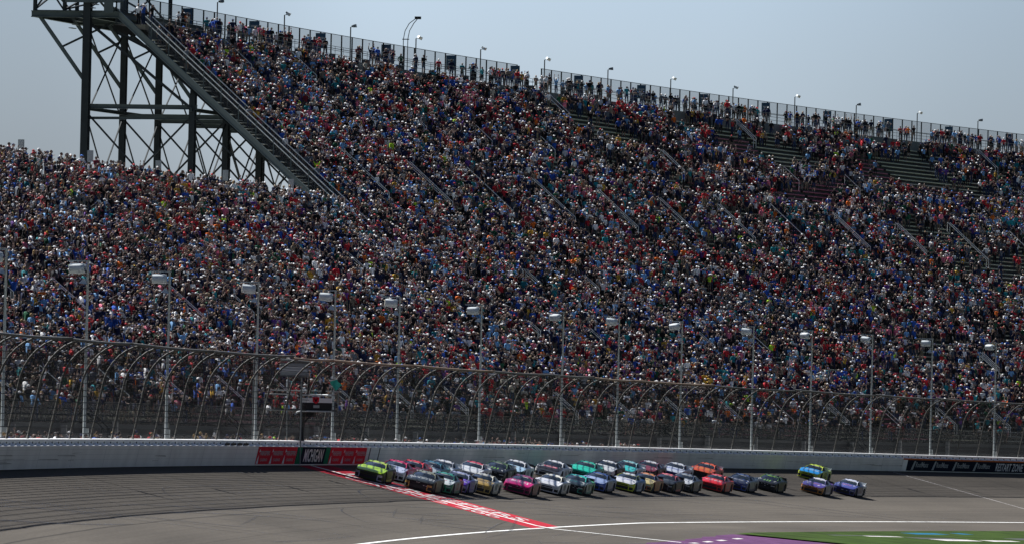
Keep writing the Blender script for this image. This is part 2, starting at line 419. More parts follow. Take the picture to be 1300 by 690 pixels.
mbx = MB(); rq = random.Random(21)
for k in range(60):
    s = rq.uniform(0, 420); h = rq.uniform(.2, .9); L = rq.uniform(2, 11); hh = rq.uniform(.02, .05)
    if 165 < s+L and s < 212: continue
    mbx.quad(Mw(s, h, .4545), Mw(s+L, h+rq.uniform(-.05, .05), .4545), Mw(s+L*.9, h+hh, .4545), Mw(s+.3, h+hh*.8, .4545))
mbx.build('scuff_marks', mesh_mat('rubber_scuff', (.04, .04, .045), .35), wall)
# small black gate hinge and patch panels on the wall
for (sa, sb_) in ((155, 164), (209.5, 211), (213, 214)):
    mbx = MB(); h0, h1 = (1.20, 1.36) if sb_-sa > 5 else (0.02, 1.15)
    w_ = 9 if sb_-sa > 5 else .35
    for s in np.arange(sa, sb_, 2.3 if w_ == 9 else 9):
        mbx.hexa([Mw(s, h0, .457), Mw(s+min(w_, 1.6), h0, .457), Mw(s+min(w_, 1.6), h0, .40), Mw(s, h0, .40), Mw(s, h1, .457), Mw(s+min(w_, 1.6), h1, .457), Mw(s+min(w_, 1.6), h1, .40), Mw(s, h1, .40)])
    mbx.build('wall_bracket', M['black'], wall)

def banner(name, s0, s1, h0, h1, mat, label, cat='banner', group=None):
    o = empty(name, Mw((s0+s1)/2, h0, .46), label, cat, group)
    mbx = MB()
    n = max(2, int((s1-s0)/3))
    for k in range(n):
        a = s0+(s1-s0)*k/n; b = s0+(s1-s0)*(k+1)/n
        mbx.hexa([Mw(a, h0, .475), Mw(b, h0, .475), Mw(b, h0, .458), Mw(a, h0, .458), Mw(a, h1, .475), Mw(b, h1, .475), Mw(b, h1, .458), Mw(a, h1, .458)])
    mbx.build('panel', mat, o)
    return o
def wtext(o, txt, s0, s1, h0, h1, mat, name='lettering'):
    mbx = MB(); add_text(mbx, txt, lambda u, v_: Mw(s0+(s1-s0)*u, h0+(h1-h0)*v_, .481)); mbx.build(name, mat, o)
g = 'red sponsor panels on the track wall'
ordn = ['first', 'second', 'third']
for side, (a0, a1) in enumerate(((167.6, 182.2), (194.8, 208.3))):
    for k in range(3):
        L = (a1-a0)/3; s0 = a0+L*k; s1 = s0+L-.06
        where = 'left' if side == 0 else 'right'
        o = banner('sponsor_panel', s0, s1, .03, 1.14, M['red'],
                   f'red casino sponsor panel on the wall {where} of MICHIGAN, {ordn[2-k] if side == 0 else ordn[k]} away from it', 'banner', g)
        wtext(o, 'FIREKEEPERS', s0+1.0, s1-.25, .60, .88, M['text_grey']); wtext(o, 'CASINO', s0+1.4, s1-.8, .22, .40, M['text_grey'], 'small_lettering')
        mbx = MB(); mbx.poly([Mw(s0+.1, .06, .480), Mw(s0+.9, .06, .480), Mw(s0+.55, .62, .480)]); mbx.poly([Mw(s0+.5, .78, .480), Mw(s0+.95, .85, .480), Mw(s0+.7, 1.02, .480)]); mbx.build('flame_emblem', M['text'], o)
o = banner('michigan_sign', 182.3, 194.7, .03, 1.14, M['navy'], 'dark panel reading MICHIGAN with green ends on the wall at the finish line', 'sign')
wtext(o, 'MICHIGAN', 185.2, 192.2, .16, 1.02, M['text'])
for a, b in ((182.4, 184.0), (193.0, 194.6)):
    mbx = MB(); mbx.quad(Mw(a, .04, .480), Mw(b, .04, .480), Mw(b, 1.13, .480), Mw(a, 1.13, .480)); mbx.build('green_end', M['green'], o)
o = banner('restart_zone_banner', 413.0, 486.0, .03, 1.10, M['navy'], 'long dark navy banner reading RESTART ZONE under an orange stripe on the wall', 'banner')
for k, (a, b) in enumerate(((415.4, 421.0), (423.2, 428.6), (431.0, 436.6), (438.8, 444.4), (461.5, 467), (469, 475))):
    wtext(o, 'RoofMaxx', a+.9, b, .36, .86, M['text_grey'], 'sponsor_lettering')
    mbx = MB(); mbx.quad(Mw(a-.7, .12, .480), Mw(a+.1, .12, .480), Mw(a+.7, .95, .480), Mw(a+.1, .95, .480)); mbx.build('slash_emblem', M['text_grey'], o)
wtext(o, 'RESTART ZONE', 446.6, 456.8, .16, .92, M['text'])
mbx = MB(); strip(mbx, 411.2, 486, lambda s: Mw(s, 1.04, .484), lambda s: Mw(s, 1.18, .484), 4); mbx.build('orange_stripe', M['orange'], o)
mbx = MB(); mbx.quad(Mw(411.2, .02, .480), Mw(412.9, .02, .480), Mw(412.9, 1.03, .480), Mw(411.2, 1.03, .480)); mbx.build('grey_end', M['white_wall'], o)

# ------------------------------------------------------------------ catch fence
FS0, FS1, FSTEP = 56.0-7.72*16, 534.0, 7.72
FZ = 6.85
def fprof(s, t, off=0.0):
    """profile of the curved fence, t 0..1 from wall top to the overhanging tip"""
    if t < .42:
        q = t/.42; i = -.12+.95*q*.62; z = 1.50+2.85*q
    else:
        q = (t-.42)/.58; a = q*math.pi/2*.93; i = .47+2.2*(1-math.cos(a))+.45*math.sin(a)*.6; z = 4.35+2.48*math.sin(a)
    return W(s, -(i+off), float(zb(s))+z)
fence = empty('catch_fence', W(250, 0, float(zb(250))+1.5), 'tall steel debris fence with curved posts standing on the track wall', 'fence')
ks = np.arange(FS0, FS1, FSTEP)
for j, s in enumerate(ks):
    mbx = MB(); mbx.tube([fprof(s, t) for t in np.linspace(0, 1, 13)], .062, 6); mbx.build('post', M['fence_post'], fence, smooth=True)
for j, t in enumerate([.0, .05, .10, .15, .20, .25, .30, .35, .40, .46, .52, .58, .64, .71, .78, .86, .93]):
    mbx = MB(); r = .026
    n = 120
    pts = [fprof(s, t, .09) for s in np.linspace(FS0-4, FS1, n)]
    mbx.tube(pts, r, 4); mbx.build('cable', M['dark_steel'], fence)
mbx = MB()
n = 100; tt = list(np.linspace(0, 1, 12))
for k in range(n):
    a = FS0-4+(FS1-FS0+4)*k/n; b = FS0-4+(FS1-FS0+4)*(k+1)/n
    for q in range(11): mbx.quad(fprof(a, tt[q], .02), fprof(b, tt[q], .02), fprof(b, tt[q+1], .02), fprof(a, tt[q+1], .02))
mbx.build('wire_mesh', M['fence_mesh'], fence, smooth=True)
s = FS0-4; k = 0; rr = random.Random(3)
while s < FS1:                                    # top rail in bolted lengths, some rusty, slightly sagging
    L = rr.choice([15.4, 23.2, 30.9]); e = min(s+L, FS1); d0 = rr.uniform(-.06, .06); d1 = rr.uniform(-.06, .06)
    pts = []
    for q in np.linspace(0, 1, 8):
        ss = s+(e-s)*q; p = fprof(ss, 1.0); pts.append((p[0], p[1], p[2]+d0+(d1-d0)*q-.05*math.sin(q*math.pi)))
    mbx = MB(); mbx.tube(pts, .075, 6); mbx.build('top_rail', M['rust_cable'] if (rr.random() < .55 and s < 330) else M['fence_post'], fence, smooth=True)
    s = e; k += 1
# ------------------------------------------------------------------ grandstand
OF, OM, OT, OB = 7.0, 28.5, 45.0, 47.8
N1, N2 = 39, 31
SE = 323.0                     # where the upper deck ends
GS0, GS1 = 40.0, 660.0
def zfront(s): return 2.4-(s-126)*.00213
ROWS = []                      # (o, function z(s), upper?)
for r in range(N1):
    ROWS.append((OF+(OM-OF)*r/N1, (lambda s, r=r: zfront(s)+(20-zfront(s))*r/N1), False))
for r in range(N2):
    ROWS.append((OM+(OT-OM)*r/N2, (lambda s, r=r: 20+14.45*r/N2), True))
M['bench'] = None
def bench_mat():
    m = bpy.data.materials.new('bench_planks'); m.use_nodes = True; n = m.node_tree; b = n.nodes['Principled BSDF']
    b.inputs['Roughness'].default_value = .55
    uv = n.nodes.new('ShaderNodeUVMap'); uv.uv_map = 'UVMap'
    mp = n.nodes.new('ShaderNodeMapping'); mp.inputs['Scale'].default_value = (1/19.55, 1/7.0, 1); n.links.new(uv.outputs[0], mp.inputs[0])
    fl = n.nodes.new('ShaderNodeVectorMath'); fl.operation = 'FLOOR'; n.links.new(mp.outputs[0], fl.inputs[0])
    wn = n.nodes.new('ShaderNodeTexWhiteNoise'); n.links.new(fl.outputs[0], wn.inputs['Vector'])
    r = n.nodes.new('ShaderNodeValToRGB'); r.color_ramp.interpolation = 'CONSTANT'
    e = r.color_ramp.elements; e[0].color = (.42, .43, .33, 1); e[1].position = .62; e[1].color = (.30, .07, .13, 1)
    q = e.new(.85); q.color = (.33, .37, .37, 1)
    n.links.new(wn.outputs['Value'], r.inputs[0]); n.links.new(r.outputs[0], b.inputs['Base Color'])
    return m
M['bench'] = bench_mat()
M['deck'] = pmat('deck_steel', (.026, .030, .034), .7, noise=.25, nscale=.4)

def deck_mesh(name, rows, s0, s1, parent, treadw):
    mbx = MB()
    for q, (o, z, up) in enumerate(rows):
        o2 = rows[q+1][0] if q+1 < len(rows) else o+treadw
        zn = rows[q+1][1] if q+1 < len(rows) else (lambda s, z=z: z(s)+.45)
        strip(mbx, s0, s1, lambda s: W(s, o, z(s)), lambda s: W(s, o2, z(s)), 10)
        strip(mbx, s0, s1, lambda s: W(s, o2, z(s)), lambda s: W(s, o2, zn(s)), 10)
    mbx.build(name, M['deck'], parent)
def bench_mesh(rows, s0, s1, parent):
    v = []; f = []; uv = []
    secs = []; s = s0
    while s < s1: secs.append((s+.9, min(s+19.55, s1)-.0)); s += 19.55
    for q, (o, z, up) in enumerate(rows):
        for (a, b) in secs:
            m_ = (a+b)/2; k = len(v)
            for ss in (a, m_, b):
                for oo, zz in ((.30, .44), (.54, .44), (.54, .32), (.30, .32)):
                    v.append(W(ss, o+oo, z(ss)+zz)); uv.append((ss, q*1.0))
            for g_ in (0, 4):
                for j in range(4): f.append((k+g_+j, k+g_+(j+1) % 4, k+g_+4+(j+1) % 4, k+g_+4+j))
    me = bpy.data.meshes.new('bench_rows'); me.from_pydata(v, [], f); me.materials.append(M['bench'])
    l = me.uv_layers.new(name='UVMap'); idx = np.empty(len(me.loops), dtype=np.int32); me.loops.foreach_get('vertex_index', idx)
    # one constant section value per plank so that the colour changes at the aisles only
    u = np.array(uv, dtype=np.float32); mid = np.repeat(((u[4::12, 0])), 12); u[:, 0] = mid-s0
    l.data.foreach_set('uv', u[idx].ravel())
    o_ = bpy.data.objects.new('bench_rows', me); C.objects.link(o_); adopt(o_, parent); return o_

low = empty('lower_grandstand', W(200, OF, 0), 'packed lower grandstand of bench rows behind the debris fence', 'grandstand')
upp = empty('upper_grandstand', W(340, OM, 0), 'towering upper grandstand deck on dark steel columns, open at its left end', 'grandstand')
LR = ROWS[:N1]; UR = ROWS[N1:]
deck_mesh('deck', LR, GS0, GS1, low, .55); bench_mesh(LR, GS0, GS1, low)
deck_mesh('deck', UR, SE+2.0, GS1, upp, .53); bench_mesh(UR, SE+2.2, GS1, upp)
# lower stand: front wall, rear walkway
mbx = MB(); strip(mbx, GS0, GS1, lambda s: W(s, OF, float(zb(s))-.2), lambda s: W(s, OF, zfront(s)), 6)
mbx.build('front_wall', M['black_cloth'], low)
mbx = MB(); strip(mbx, GS0, GS1, lambda s: W(s, OF-.06, zfront(s)-.28), lambda s: W(s, OF-.06, zfront(s)+.02), 6)
mbx.build('front_kerb', M['deck'], low)
mbx = MB(); strip(mbx, GS0, SE, lambda s: W(s, OM, 20), lambda s: W(s, OM+1.6, 20), 10); strip(mbx, GS0, SE, lambda s: W(s, OM+1.6, 20), lambda s: W(s, OM+1.6, 18.6), 10)
mbx.build('rear_walkway', M['deck'], low)
def rail(mbx, s0, s1, o, zf_, h, step, r=.024, mids=1):
    n = max(1, int((s1-s0)/step))
    for k in range(n+1):
        s = s0+(s1-s0)*k/n; mbx.tube([W(s, o, zf_(s)), W(s, o, zf_(s)+h)], r, 4, cap=False)
    m_ = max(2, int((s1-s0)/12)+1)
    for j in range(mids+1):
        hh = h*(1-j/(mids+1.0)); mbx.tube([W(s, o, zf_(s)+hh) for s in np.linspace(s0, s1, m_)], r, 4)
mbx = MB(); rail(mbx, GS0, SE-1, OM+1.5, lambda s: 20, 1.15, 2.5, .03); mbx.build('rear_rail', M['steel'], low)
mbx = MB(); rail(mbx, GS0+10, GS1-40, OF-.02, zfront, 1.35, 1.9, .03, 1); mbx.build('front_rail', M['fence_post'], low)
mbx = MB(); strip(mbx, GS0+10, GS1-40, lambda s: W(s, OF-.05, zfront(s)+.03), lambda s: W(s, OF-.05, zfront(s)+1.3), 6); mbx.build('rail_netting', M['rail_mesh'], low)
for s in np.arange(70, 560, 17.5):
    mbx = MB(); F = frame(s, OF-.35, 0); z0 = float(zb(s)); mbx.box(F, -.16, .16, -.16, .16, z0, zfront(s)-.1+(.3 if int(s) % 2 else 0)); mbx.build('front_pillar', M['concrete'], low)
for s in (84, 148, 196, 238, 286, 352, 420):     # black steel steps from the concourse up to the first row
    mbx = MB(); z0 = float(zb(s))
    for q in range(8):
        zz = z0+(zfront(s)-z0)*(q+1)/9; F = frame(s, OF-2.5+q*.3, 0); mbx.box(F, -.14, .14, -1.0, 1.0, zz-.04, zz)
    for dy in (-1.05, 1.05):
        n_ = [W(s+dy, OF-2.7, z0+1.0), W(s+dy, OF-.1, zfront(s)+1.0)]; mbx.tube(n_, .03, 5)
        for q in (0, 1, 2): t = q/2; mbx.tube([W(s+dy, OF-2.7+2.6*t, z0+(zfront(s)-z0)*t), W(s+dy, OF-2.7+2.6*t, z0+(zfront(s)-z0)*t+1)], .03, 5)
    mbx.build('access_steps', M['dark_steel'], low)
# aisle hand rails
def zrow(s, o):
    if o < OM: return zfront(s)+(20-zfront(s))*(o-OF)/(OM-OF)
    return 20+14.45*(o-OM)/(OT-OM)
def aisle(s, segs, parent, dbl=True):
    RAILS.extend((s, a, b) for a, b in segs)
    for (oa, ob) in segs:
        mbx = MB(); sides = (-.40, .40) if ar.random() < .6 else (-.40,)
        for ds in sides:
            for h in ((1.12, .72) if ar.random() < .5 else (1.12,)):
                mbx.tube([W(s+ds, oa, zrow(s, oa)), W(s+ds, oa, zrow(s, oa)+h), W(s+ds, ob, zrow(s, ob)+h), W(s+ds, ob, zrow(s, ob))], .036, 5)
        if len(sides) == 2: mbx.tube([W(s-.4, ob, zrow(s, ob)+.02), W(s+.4, ob, zrow(s, ob)+.02)], .03, 4)
        mbx.build('aisle_rail', M['pale_rail'], parent)
ar = random.Random(9); RAILS = []
AISLES = [SE+2.0+19.55*k-19.55*14 for k in range(14+17)]
for s in AISLES:
    if 45 < s < 640:
        segs = [(7.9, 9.9)]
        if ar.random() < .4: segs.append((15.5+ar.uniform(-1, 1), 17.3+ar.uniform(-.6, .6)))
        if ar.random() < .3: segs.append((21.5, 22.9))
        aisle(s+.45, segs, low)
    if SE+10 < s < 640:
        segs = [(29.5+ar.uniform(-.3, .5), 33.3+ar.uniform(-.4, .8))]
        if ar.random() < .6: segs.append((37.5+ar.uniform(-.8, .8), 39.3+ar.uniform(-.3, .5)))
        if ar.random() < .55: segs.append((42.6+ar.uniform(-.3, .6), 44.8))
        aisle(s+.45, segs, upp)
# upper walkway, back fence
UW = 35.5
mbx = MB(); strip(mbx, SE, GS1, lambda s: W(s, OT+.02, 34.3), lambda s: W(s, OT+.02, UW), 10); mbx.build('walkway_wall', pmat('walkway_panels', (.10, .12, .13), .6, noise=.2, nscale=.3), upp)
mbx = MB(); strip(mbx, SE, GS1, lambda s: W(s, OT, UW), lambda s: W(s, OB+.3, UW), 10); strip(mbx, SE, GS1, lambda s: W(s, OB+.3, UW), lambda s: W(s, OB+.3, UW-.6), 10)
mbx.build('upper_walkway', M['deck'], upp)
mbx = MB(); rail(mbx, SE+2, GS1, OT+.06, lambda s: UW, 1.07, 2.4, .028, 2); mbx.build('walkway_rail', M['steel'], upp)
BF = [(SE-.2, 441.5), (449.0, 640.0)]
for k, (a, b) in enumerate(BF):
    mbx = MB(); n = int((b-a)/3.05)
    for j in range(n+1):
        s = a+(b-a)*j/n; mbx.box(frame(s, OB, 0), -.05, .05, -.06, .06, UW, UW+2.62)
    for hh in (.05, 1.3, 2.6): mbx.tube([W(s, OB, UW+hh) for s in np.linspace(a, b, 24)], .03, 5)
    mbx.build('back_fence_frame', M['dark_steel'], upp)
    mbx = MB(); strip(mbx, a, b, lambda s: W(s, OB+.03, UW), lambda s: W(s, OB+.03, UW+2.6), 8); mbx.build('back_fence_mesh', M['link_mesh'], upp)
mbx = MB(); rail(mbx, 441.5, 449, OB, lambda s: UW, 1.2, 1.8, .03, 1); mbx.build('back_fence_gap_rail', M['dark_steel'], upp)
# steel frame below
FR = [SE+10.0*k for k in range(0, 16)]
for k, s in enumerate(FR):
    top = {50.2: 36.6, 41.0: 29.6, 32.0: 21.9}
    for o in ((50.2, 41.0, 32.0) if k < 9 else (50.2,)):
        mbx = MB(); zc = top[o]
        if k == 0 and o == 50.2: ibeam(mbx, W(s-.5, o, 0), W(s-.5, o, 37.6), .62, .7)
        else: ibeam(mbx, W(s, o, 0), W(s, o, zc), .5, .55)
        mbx.build('column', M['dark_steel'], upp)
    mbx = MB(); ibeam(mbx, W(s+.3, 47.9, 34.9), W(s+.3, 45.2, 33.6), .2, .3); ibeam(mbx, W(s+.3, 45.2, 33.6), W(s+.3, 28.6, 19.5), .25, .3); mbx.build('raker_beam', M['dark_steel'], upp)
    if k < 5:
        mbx = MB(); beam(mbx, W(s, 55.0, UW+1.2), W(s, 50.4, 30.6), .28, .28); beam(mbx, W(s+1, 52.9, 33.6), W(s+9, 50.4, 36.4), .14, .14)
        mbx.build('strut', M['green_steel'], upp)
# girders and cross bracing
mbx = MB()
for o in (50.2, 41.0):
    ibeam(mbx, W(SE-.5, o, 28.4), W(SE+90, o, 28.4), .25, .3)
mbx.build('long_girder', M['green_steel'], upp)
for k in range(0, 6):
    s = SE+10*k; mbx = MB(); ibeam(mbx, W(s, 50.2, 28.2 if k else 28.6), W(s, 40.6, 28.2 if k else 28.6), .25, .38)
    if k == 0: ibeam(mbx, W(s, 50.2, 27.6), W(s, 40.6, 27.7), .25, .22)
    mbx.build('cross_girder', M['green_steel'], upp)
for k in range(0, 8):
    a, b = SE+10*k, SE+10*(k+1)
    for o, zt in ((50.2, 35.5), (41.0, 28.2)):
        mbx = MB()
        for (z0, z1) in (((28.0, zt), (18.5, 28.0)) if o > 45 else ((18.5, 27.8),)):
            beam(mbx, W(a, o, z0), W(b, o, z1), .10, .10); beam(mbx, W(a, o+.15, z1), W(b, o+.15, z0), .10, .10)
        mbx.build('cross_brace', M['dark_steel'], upp)
for k in range(0, 5):
    s = SE+10*k; mbx = MB()
    beam(mbx, W(s, 50.2, 28.0), W(s, 41, 18.5), .14, .14); beam(mbx, W(s+.16, 50.2, 18.5), W(s+.16, 41, 28.0), .14, .14)
    beam(mbx, W(s, 50.2, 35.6), W(s, 41, 28.4), .22, .22); beam(mbx, W(s, 41, 28.0), W(s, 32, 19.5), .14, .14)
    mbx.build('sway_brace', M['dark_steel'], upp)
# end stringer and open stair
def zl(o): return 20+14.45*(o-OM)/(OT-OM)
mbx = MB(); ibeam(mbx, W(SE-.1, OB+.3, zl(OB+.3)-.40), W(SE-.1, OM-.6, zl(OM-.6)-.40), .30, .55); mbx.build('end_stringer', pmat('painted_stringer', (.12, .15, .15), .6), upp)
mbx = MB(); ibeam(mbx, W(SE+1.9, OT, zl(OT)-.3), W(SE+1.9, OM, zl(OM)-.3), .2, .35); mbx.build('inner_stringer', M['dark_steel'], upp)
mbx = MB(); o = OM-.3
while o < OT:
    mbx.box(frame(SE+.95, o, 0), -.27, .02, -.95, .93, zl(o)+.0, zl(o)+.06)
    if int(o*10) % 3 == 0: mbx.box(frame(SE+.95, o, 0), -.9, .02, -.1, .93, zl(o)+.30, zl(o)+.36)
    o += .56
mbx.build('stair_treads', M['alu'], upp)
mbx = MB()
for j, ds in enumerate((.0, 2.0)):
    for hh in (1.05, 1.5) if j == 0 else (1.05, 1.55):
        mbx.tube([W(SE+ds, OM-4.5, zl(OM-4.5)+hh), W(SE+ds, OT+.3, zl(OT+.3)+hh)], .045, 5)
mbx.build('stair_rail', M['pale_rail'], upp)
mbx = MB()
for ds in (0, 2.0):
    o = OM-.8
    while o < OT+.4: mbx.box(frame(SE+ds, o, 0), -.04, .04, -.04, .04, zl(o)-.2, zl(o)+1.5); o += 1.55
mbx.build('stair_posts', M['green_steel'], upp)
mbx = MB()
for ds in (.02, 1.98): mbx.quad(W(SE+ds, OM-.8, zl(OM-.8)+.2), W(SE+ds, OT+.3, zl(OT+.3)+.2), W(SE+ds, OT+.3, zl(OT+.3)+1.5), W(SE+ds, OM-.8, zl(OM-.8)+1.5))
mbx.build('stair_netting', M['rail_mesh'], upp)

# platform and stair tower at the top end
tow = empty('stair_tower', W(SE+5, 52.5, UW), 'steel stair tower platform with crossed braces at the top left end of the upper grandstand', 'stair tower')
mbx = MB(); z0 = UW+1.0-.2
for s in (SE-.3, SE+11.5, SE+24): ibeam(mbx, W(s, 55.2, z0), W(s, 47.6, z0), .3, .55)
for o in (55.1, 50.2, 47.7): ibeam(mbx, W(SE-.3, o, z0), W(SE+24, o, z0), .3, .5)
mbx.build('platform_frame', M['green_steel'], tow)
mbx = MB(); mbx.hexa([W(SE-.2, 55, z0+.29), W(SE+24, 55, z0+.29), W(SE+24, 47.7, z0+.29), W(SE-.2, 47.7, z0+.29), W(SE-.2, 55, z0+.34), W(SE+24, 55, z0+.34), W(SE+24, 47.7, z0+.34), W(SE-.2, 47.7, z0+.34)])
mbx.build('platform_floor', M['dark_steel'], tow)
for (s, o) in ((SE, 55), (SE+11.5, 55), (SE+24, 55), (SE, 52.4), (SE+24, 50.6), (SE+11.5, 50.6)):
    mbx = MB(); ibeam(mbx, W(s, o, z0+.2), W(s, o, z0+8), .28, .3); mbx.build('tower_post', M['dark_steel'], tow)
for (a, b) in (((SE, 55), (SE+11.5, 55)), ((SE+11.5, 55), (SE+24, 55)), ((SE, 55), (SE, 52.4)), ((SE, 52.4), (SE+11.5, 50.6)), ((SE+11.5, 50.6), (SE+24, 50.6)), ((SE, 52.4), (SE+24, 50.6))):
    mbx = MB()
    for zz in (0, 4):
        beam(mbx, W(a[0], a[1], z0+.4+zz), W(b[0], b[1], z0+4+zz), .13, .13); beam(mbx, W(a[0], a[1]+.1, z0+4+zz), W(b[0], b[1]+.1, z0+.4+zz), .13, .13)
    mbx.build('tower_brace', M['dark_steel'], tow)
# landing box with rails
mbx = MB(); L0 = SE-1.0; F = frame(L0, 49.4, 0)
mbx.box(F, -2.6, 1.7, -.1, 2.6, UW+1.9, UW+2.12); mbx.box(F, -2.6, 1.7, -.16, -.10, UW+1.75, UW+2.25)
mbx.box(F, .8, 1.6, -.16, -.08, UW+.9, UW+1.75)
mbx.build('landing', M['green_steel'], tow)
mbx = MB()
for x in np.arange(-2.6, 1.71, .86): mbx.box(F, x-.03, x+.03, -.14, -.08, UW+2.1, UW+3.3)
for zz in (2.7, 3.3): mbx.box(F, -2.6, 1.7, -.14, -.08, UW+zz-.03, UW+zz+.03)
mbx.build('landing_rail', M['steel'], tow)
mbx = MB(); mbx.box(F, -2.4, 1.5, 1.9, 3.9, UW+2.2, UW+2.3); 
for q in range(9): mbx.box(F, -2.4+q*.28, -2.1+q*.28, .3, 1.6, UW-.4+q*.29, UW-.34+q*.29)
mbx.build('tower_steps', M['steel'], tow)

# section signs and lamps along the back fence
M['sign_pale'] = pmat('section_sign_grey', (.30, .33, .34), .5)
def ord_(k):
    k += 1
    return ['zeroth', 'first', 'second', 'third', 'fourth', 'fifth', 'sixth', 'seventh', 'eighth', 'ninth', 'tenth', 'eleventh', 'twelfth', 'thirteenth', 'fourteenth', 'fifteenth', 'sixteenth', 'seventeenth', 'eighteenth', 'nineteenth', 'twentieth', 'twenty-first', 'twenty-second', 'twenty-third', 'twenty-fourth'][k]
def sign_board(F, mat, label, group, z0, w_=.8, h_=1.5, pole=0, name='section_sign'):
    o = empty(name, mat=F @ Matrix.Translation((0, 0, z0)), label=label, cat='sign', group=group)
    mbx = MB(); mbx.box(F, -w_/2, w_/2, -.05, 0, z0, z0+h_); mbx.build('board', mat, o)
    mbx = MB(); mbx.box(F, -w_*.34, w_*.34, -.056, -.052, z0+h_*.62, z0+h_*.74); mbx.box(F, -w_*.26, -w_*.02, -.056, -.052, z0+h_*.2, z0+h_*.54); mbx.box(F, w_*.04, w_*.28, -.056, -.052, z0+h_*.2, z0+h_*.54)
    mbx.build('markings', M['text_grey'], o)
    if pole:
        mbx = MB(); mbx.box(F, -.03, .03, .002, .06, z0-pole, z0+h_); mbx.build('post', M['steel'], o)
    return o
for k in range(14):
    s = 342.2+19.6*k
    sign_board(frame(s, OB-.25, 0), M['sign_blue'], f'{ord_(k)} dark blue section sign from the left on the back fence of the upper grandstand', 'section signs on the back fence', UW+1.05, .95, 1.4)
for k, s in enumerate((211.7, 232.2, 252.7, 273.2, 293.7, 314)):
    sign_board(frame(s, OM+1.3, 0), M['sign_pale'], f'{ord_(k)} pale section sign from the left on a post behind the lower grandstand', 'section signs behind the lower grandstand', 21.6, .46, .85, pole=2.0)
def stand_lamp(k, s):
    F = frame(s, OB+.15, 0); zt = UW+3.55
    o = empty('stand_lamp', mat=F @ Matrix.Translation((0, 0, UW)), label=f'{ord_(k)} small floodlight from the left on a post along the top of the upper grandstand', cat='lamp', group='lamps along the top of the grandstand')
    mbx = MB(); mbx.tube([F @ Vector((0, 0, UW)), F @ Vector((0, 0, zt)), F @ Vector((.25, 0, zt+.05))], .055, 6); mbx.build('post', M['dark_steel'], o)
    face = (k % 2 == 1) or k in (4, 8)
    mbx = MB()
    c = F @ Matrix.Translation((.38, 0, zt+.10)) @ Matrix.Rotation(R(28 if face else -8)+ar.gauss(0, .1), 4, 'Y') @ Matrix.Rotation(ar.gauss(-.5 if face else .2, .35), 4, 'Z') @ Matrix.Scale(.68, 4)
    mbx.hexa([c @ Vector(p) for p in ((-.25, -.3, -.14), (.22, -.36, -.2), (.22, .36, -.2), (-.25, .3, -.14), (-.25, -.22, .16), (.22, -.3, .22), (.22, .3, .22), (-.25, .22, .16))])
    mbx.build('lamp_head', M['lamp_shell'] if face else M['steel'], o)
    mbx = MB(); mbx.box(c, .221, .24, -.3, .3, -.16, .18); mbx.build('lamp_glass', M['lamp_face'], o)
    mbx = MB(); mbx.box(c, -.42, -.27, -.12, .12, -.1, .12); mbx.build('ballast_box', M['dark_steel'], o)
for k in range(13): stand_lamp(k, 352.2+19.63*k)
# curved camera boom near the fourth lamp
F = frame(407.5, OB-.3, 0)
o = empty('camera_boom', mat=F @ Matrix.Translation((0, 0, UW)), label='tall curved double boom with a camera head rising above the back fence', cat='boom')
for dx in (-.22, .22):
    mbx = MB(); mbx.tube([F @ Vector((dx-.3, 0, UW)), F @ Vector((dx-.3, 0, UW+3.3)), F @ Vector((dx-.15, 0, UW+4.1)), F @ Vector((dx+.25, 0, UW+4.8)), F @ Vector((dx*.4+.8, 0, UW+5.3))], .04, 5); mbx.build('curved_arm', M['steel'], o)
mbx = MB(); mbx.box(F, .6, 1.15, -.15, .15, UW+5.2, UW+5.45); mbx.box(F, -.62, .05, -.05, .05, UW+3.25, UW+3.33); mbx.build('camera_head', M['dark_steel'], o)

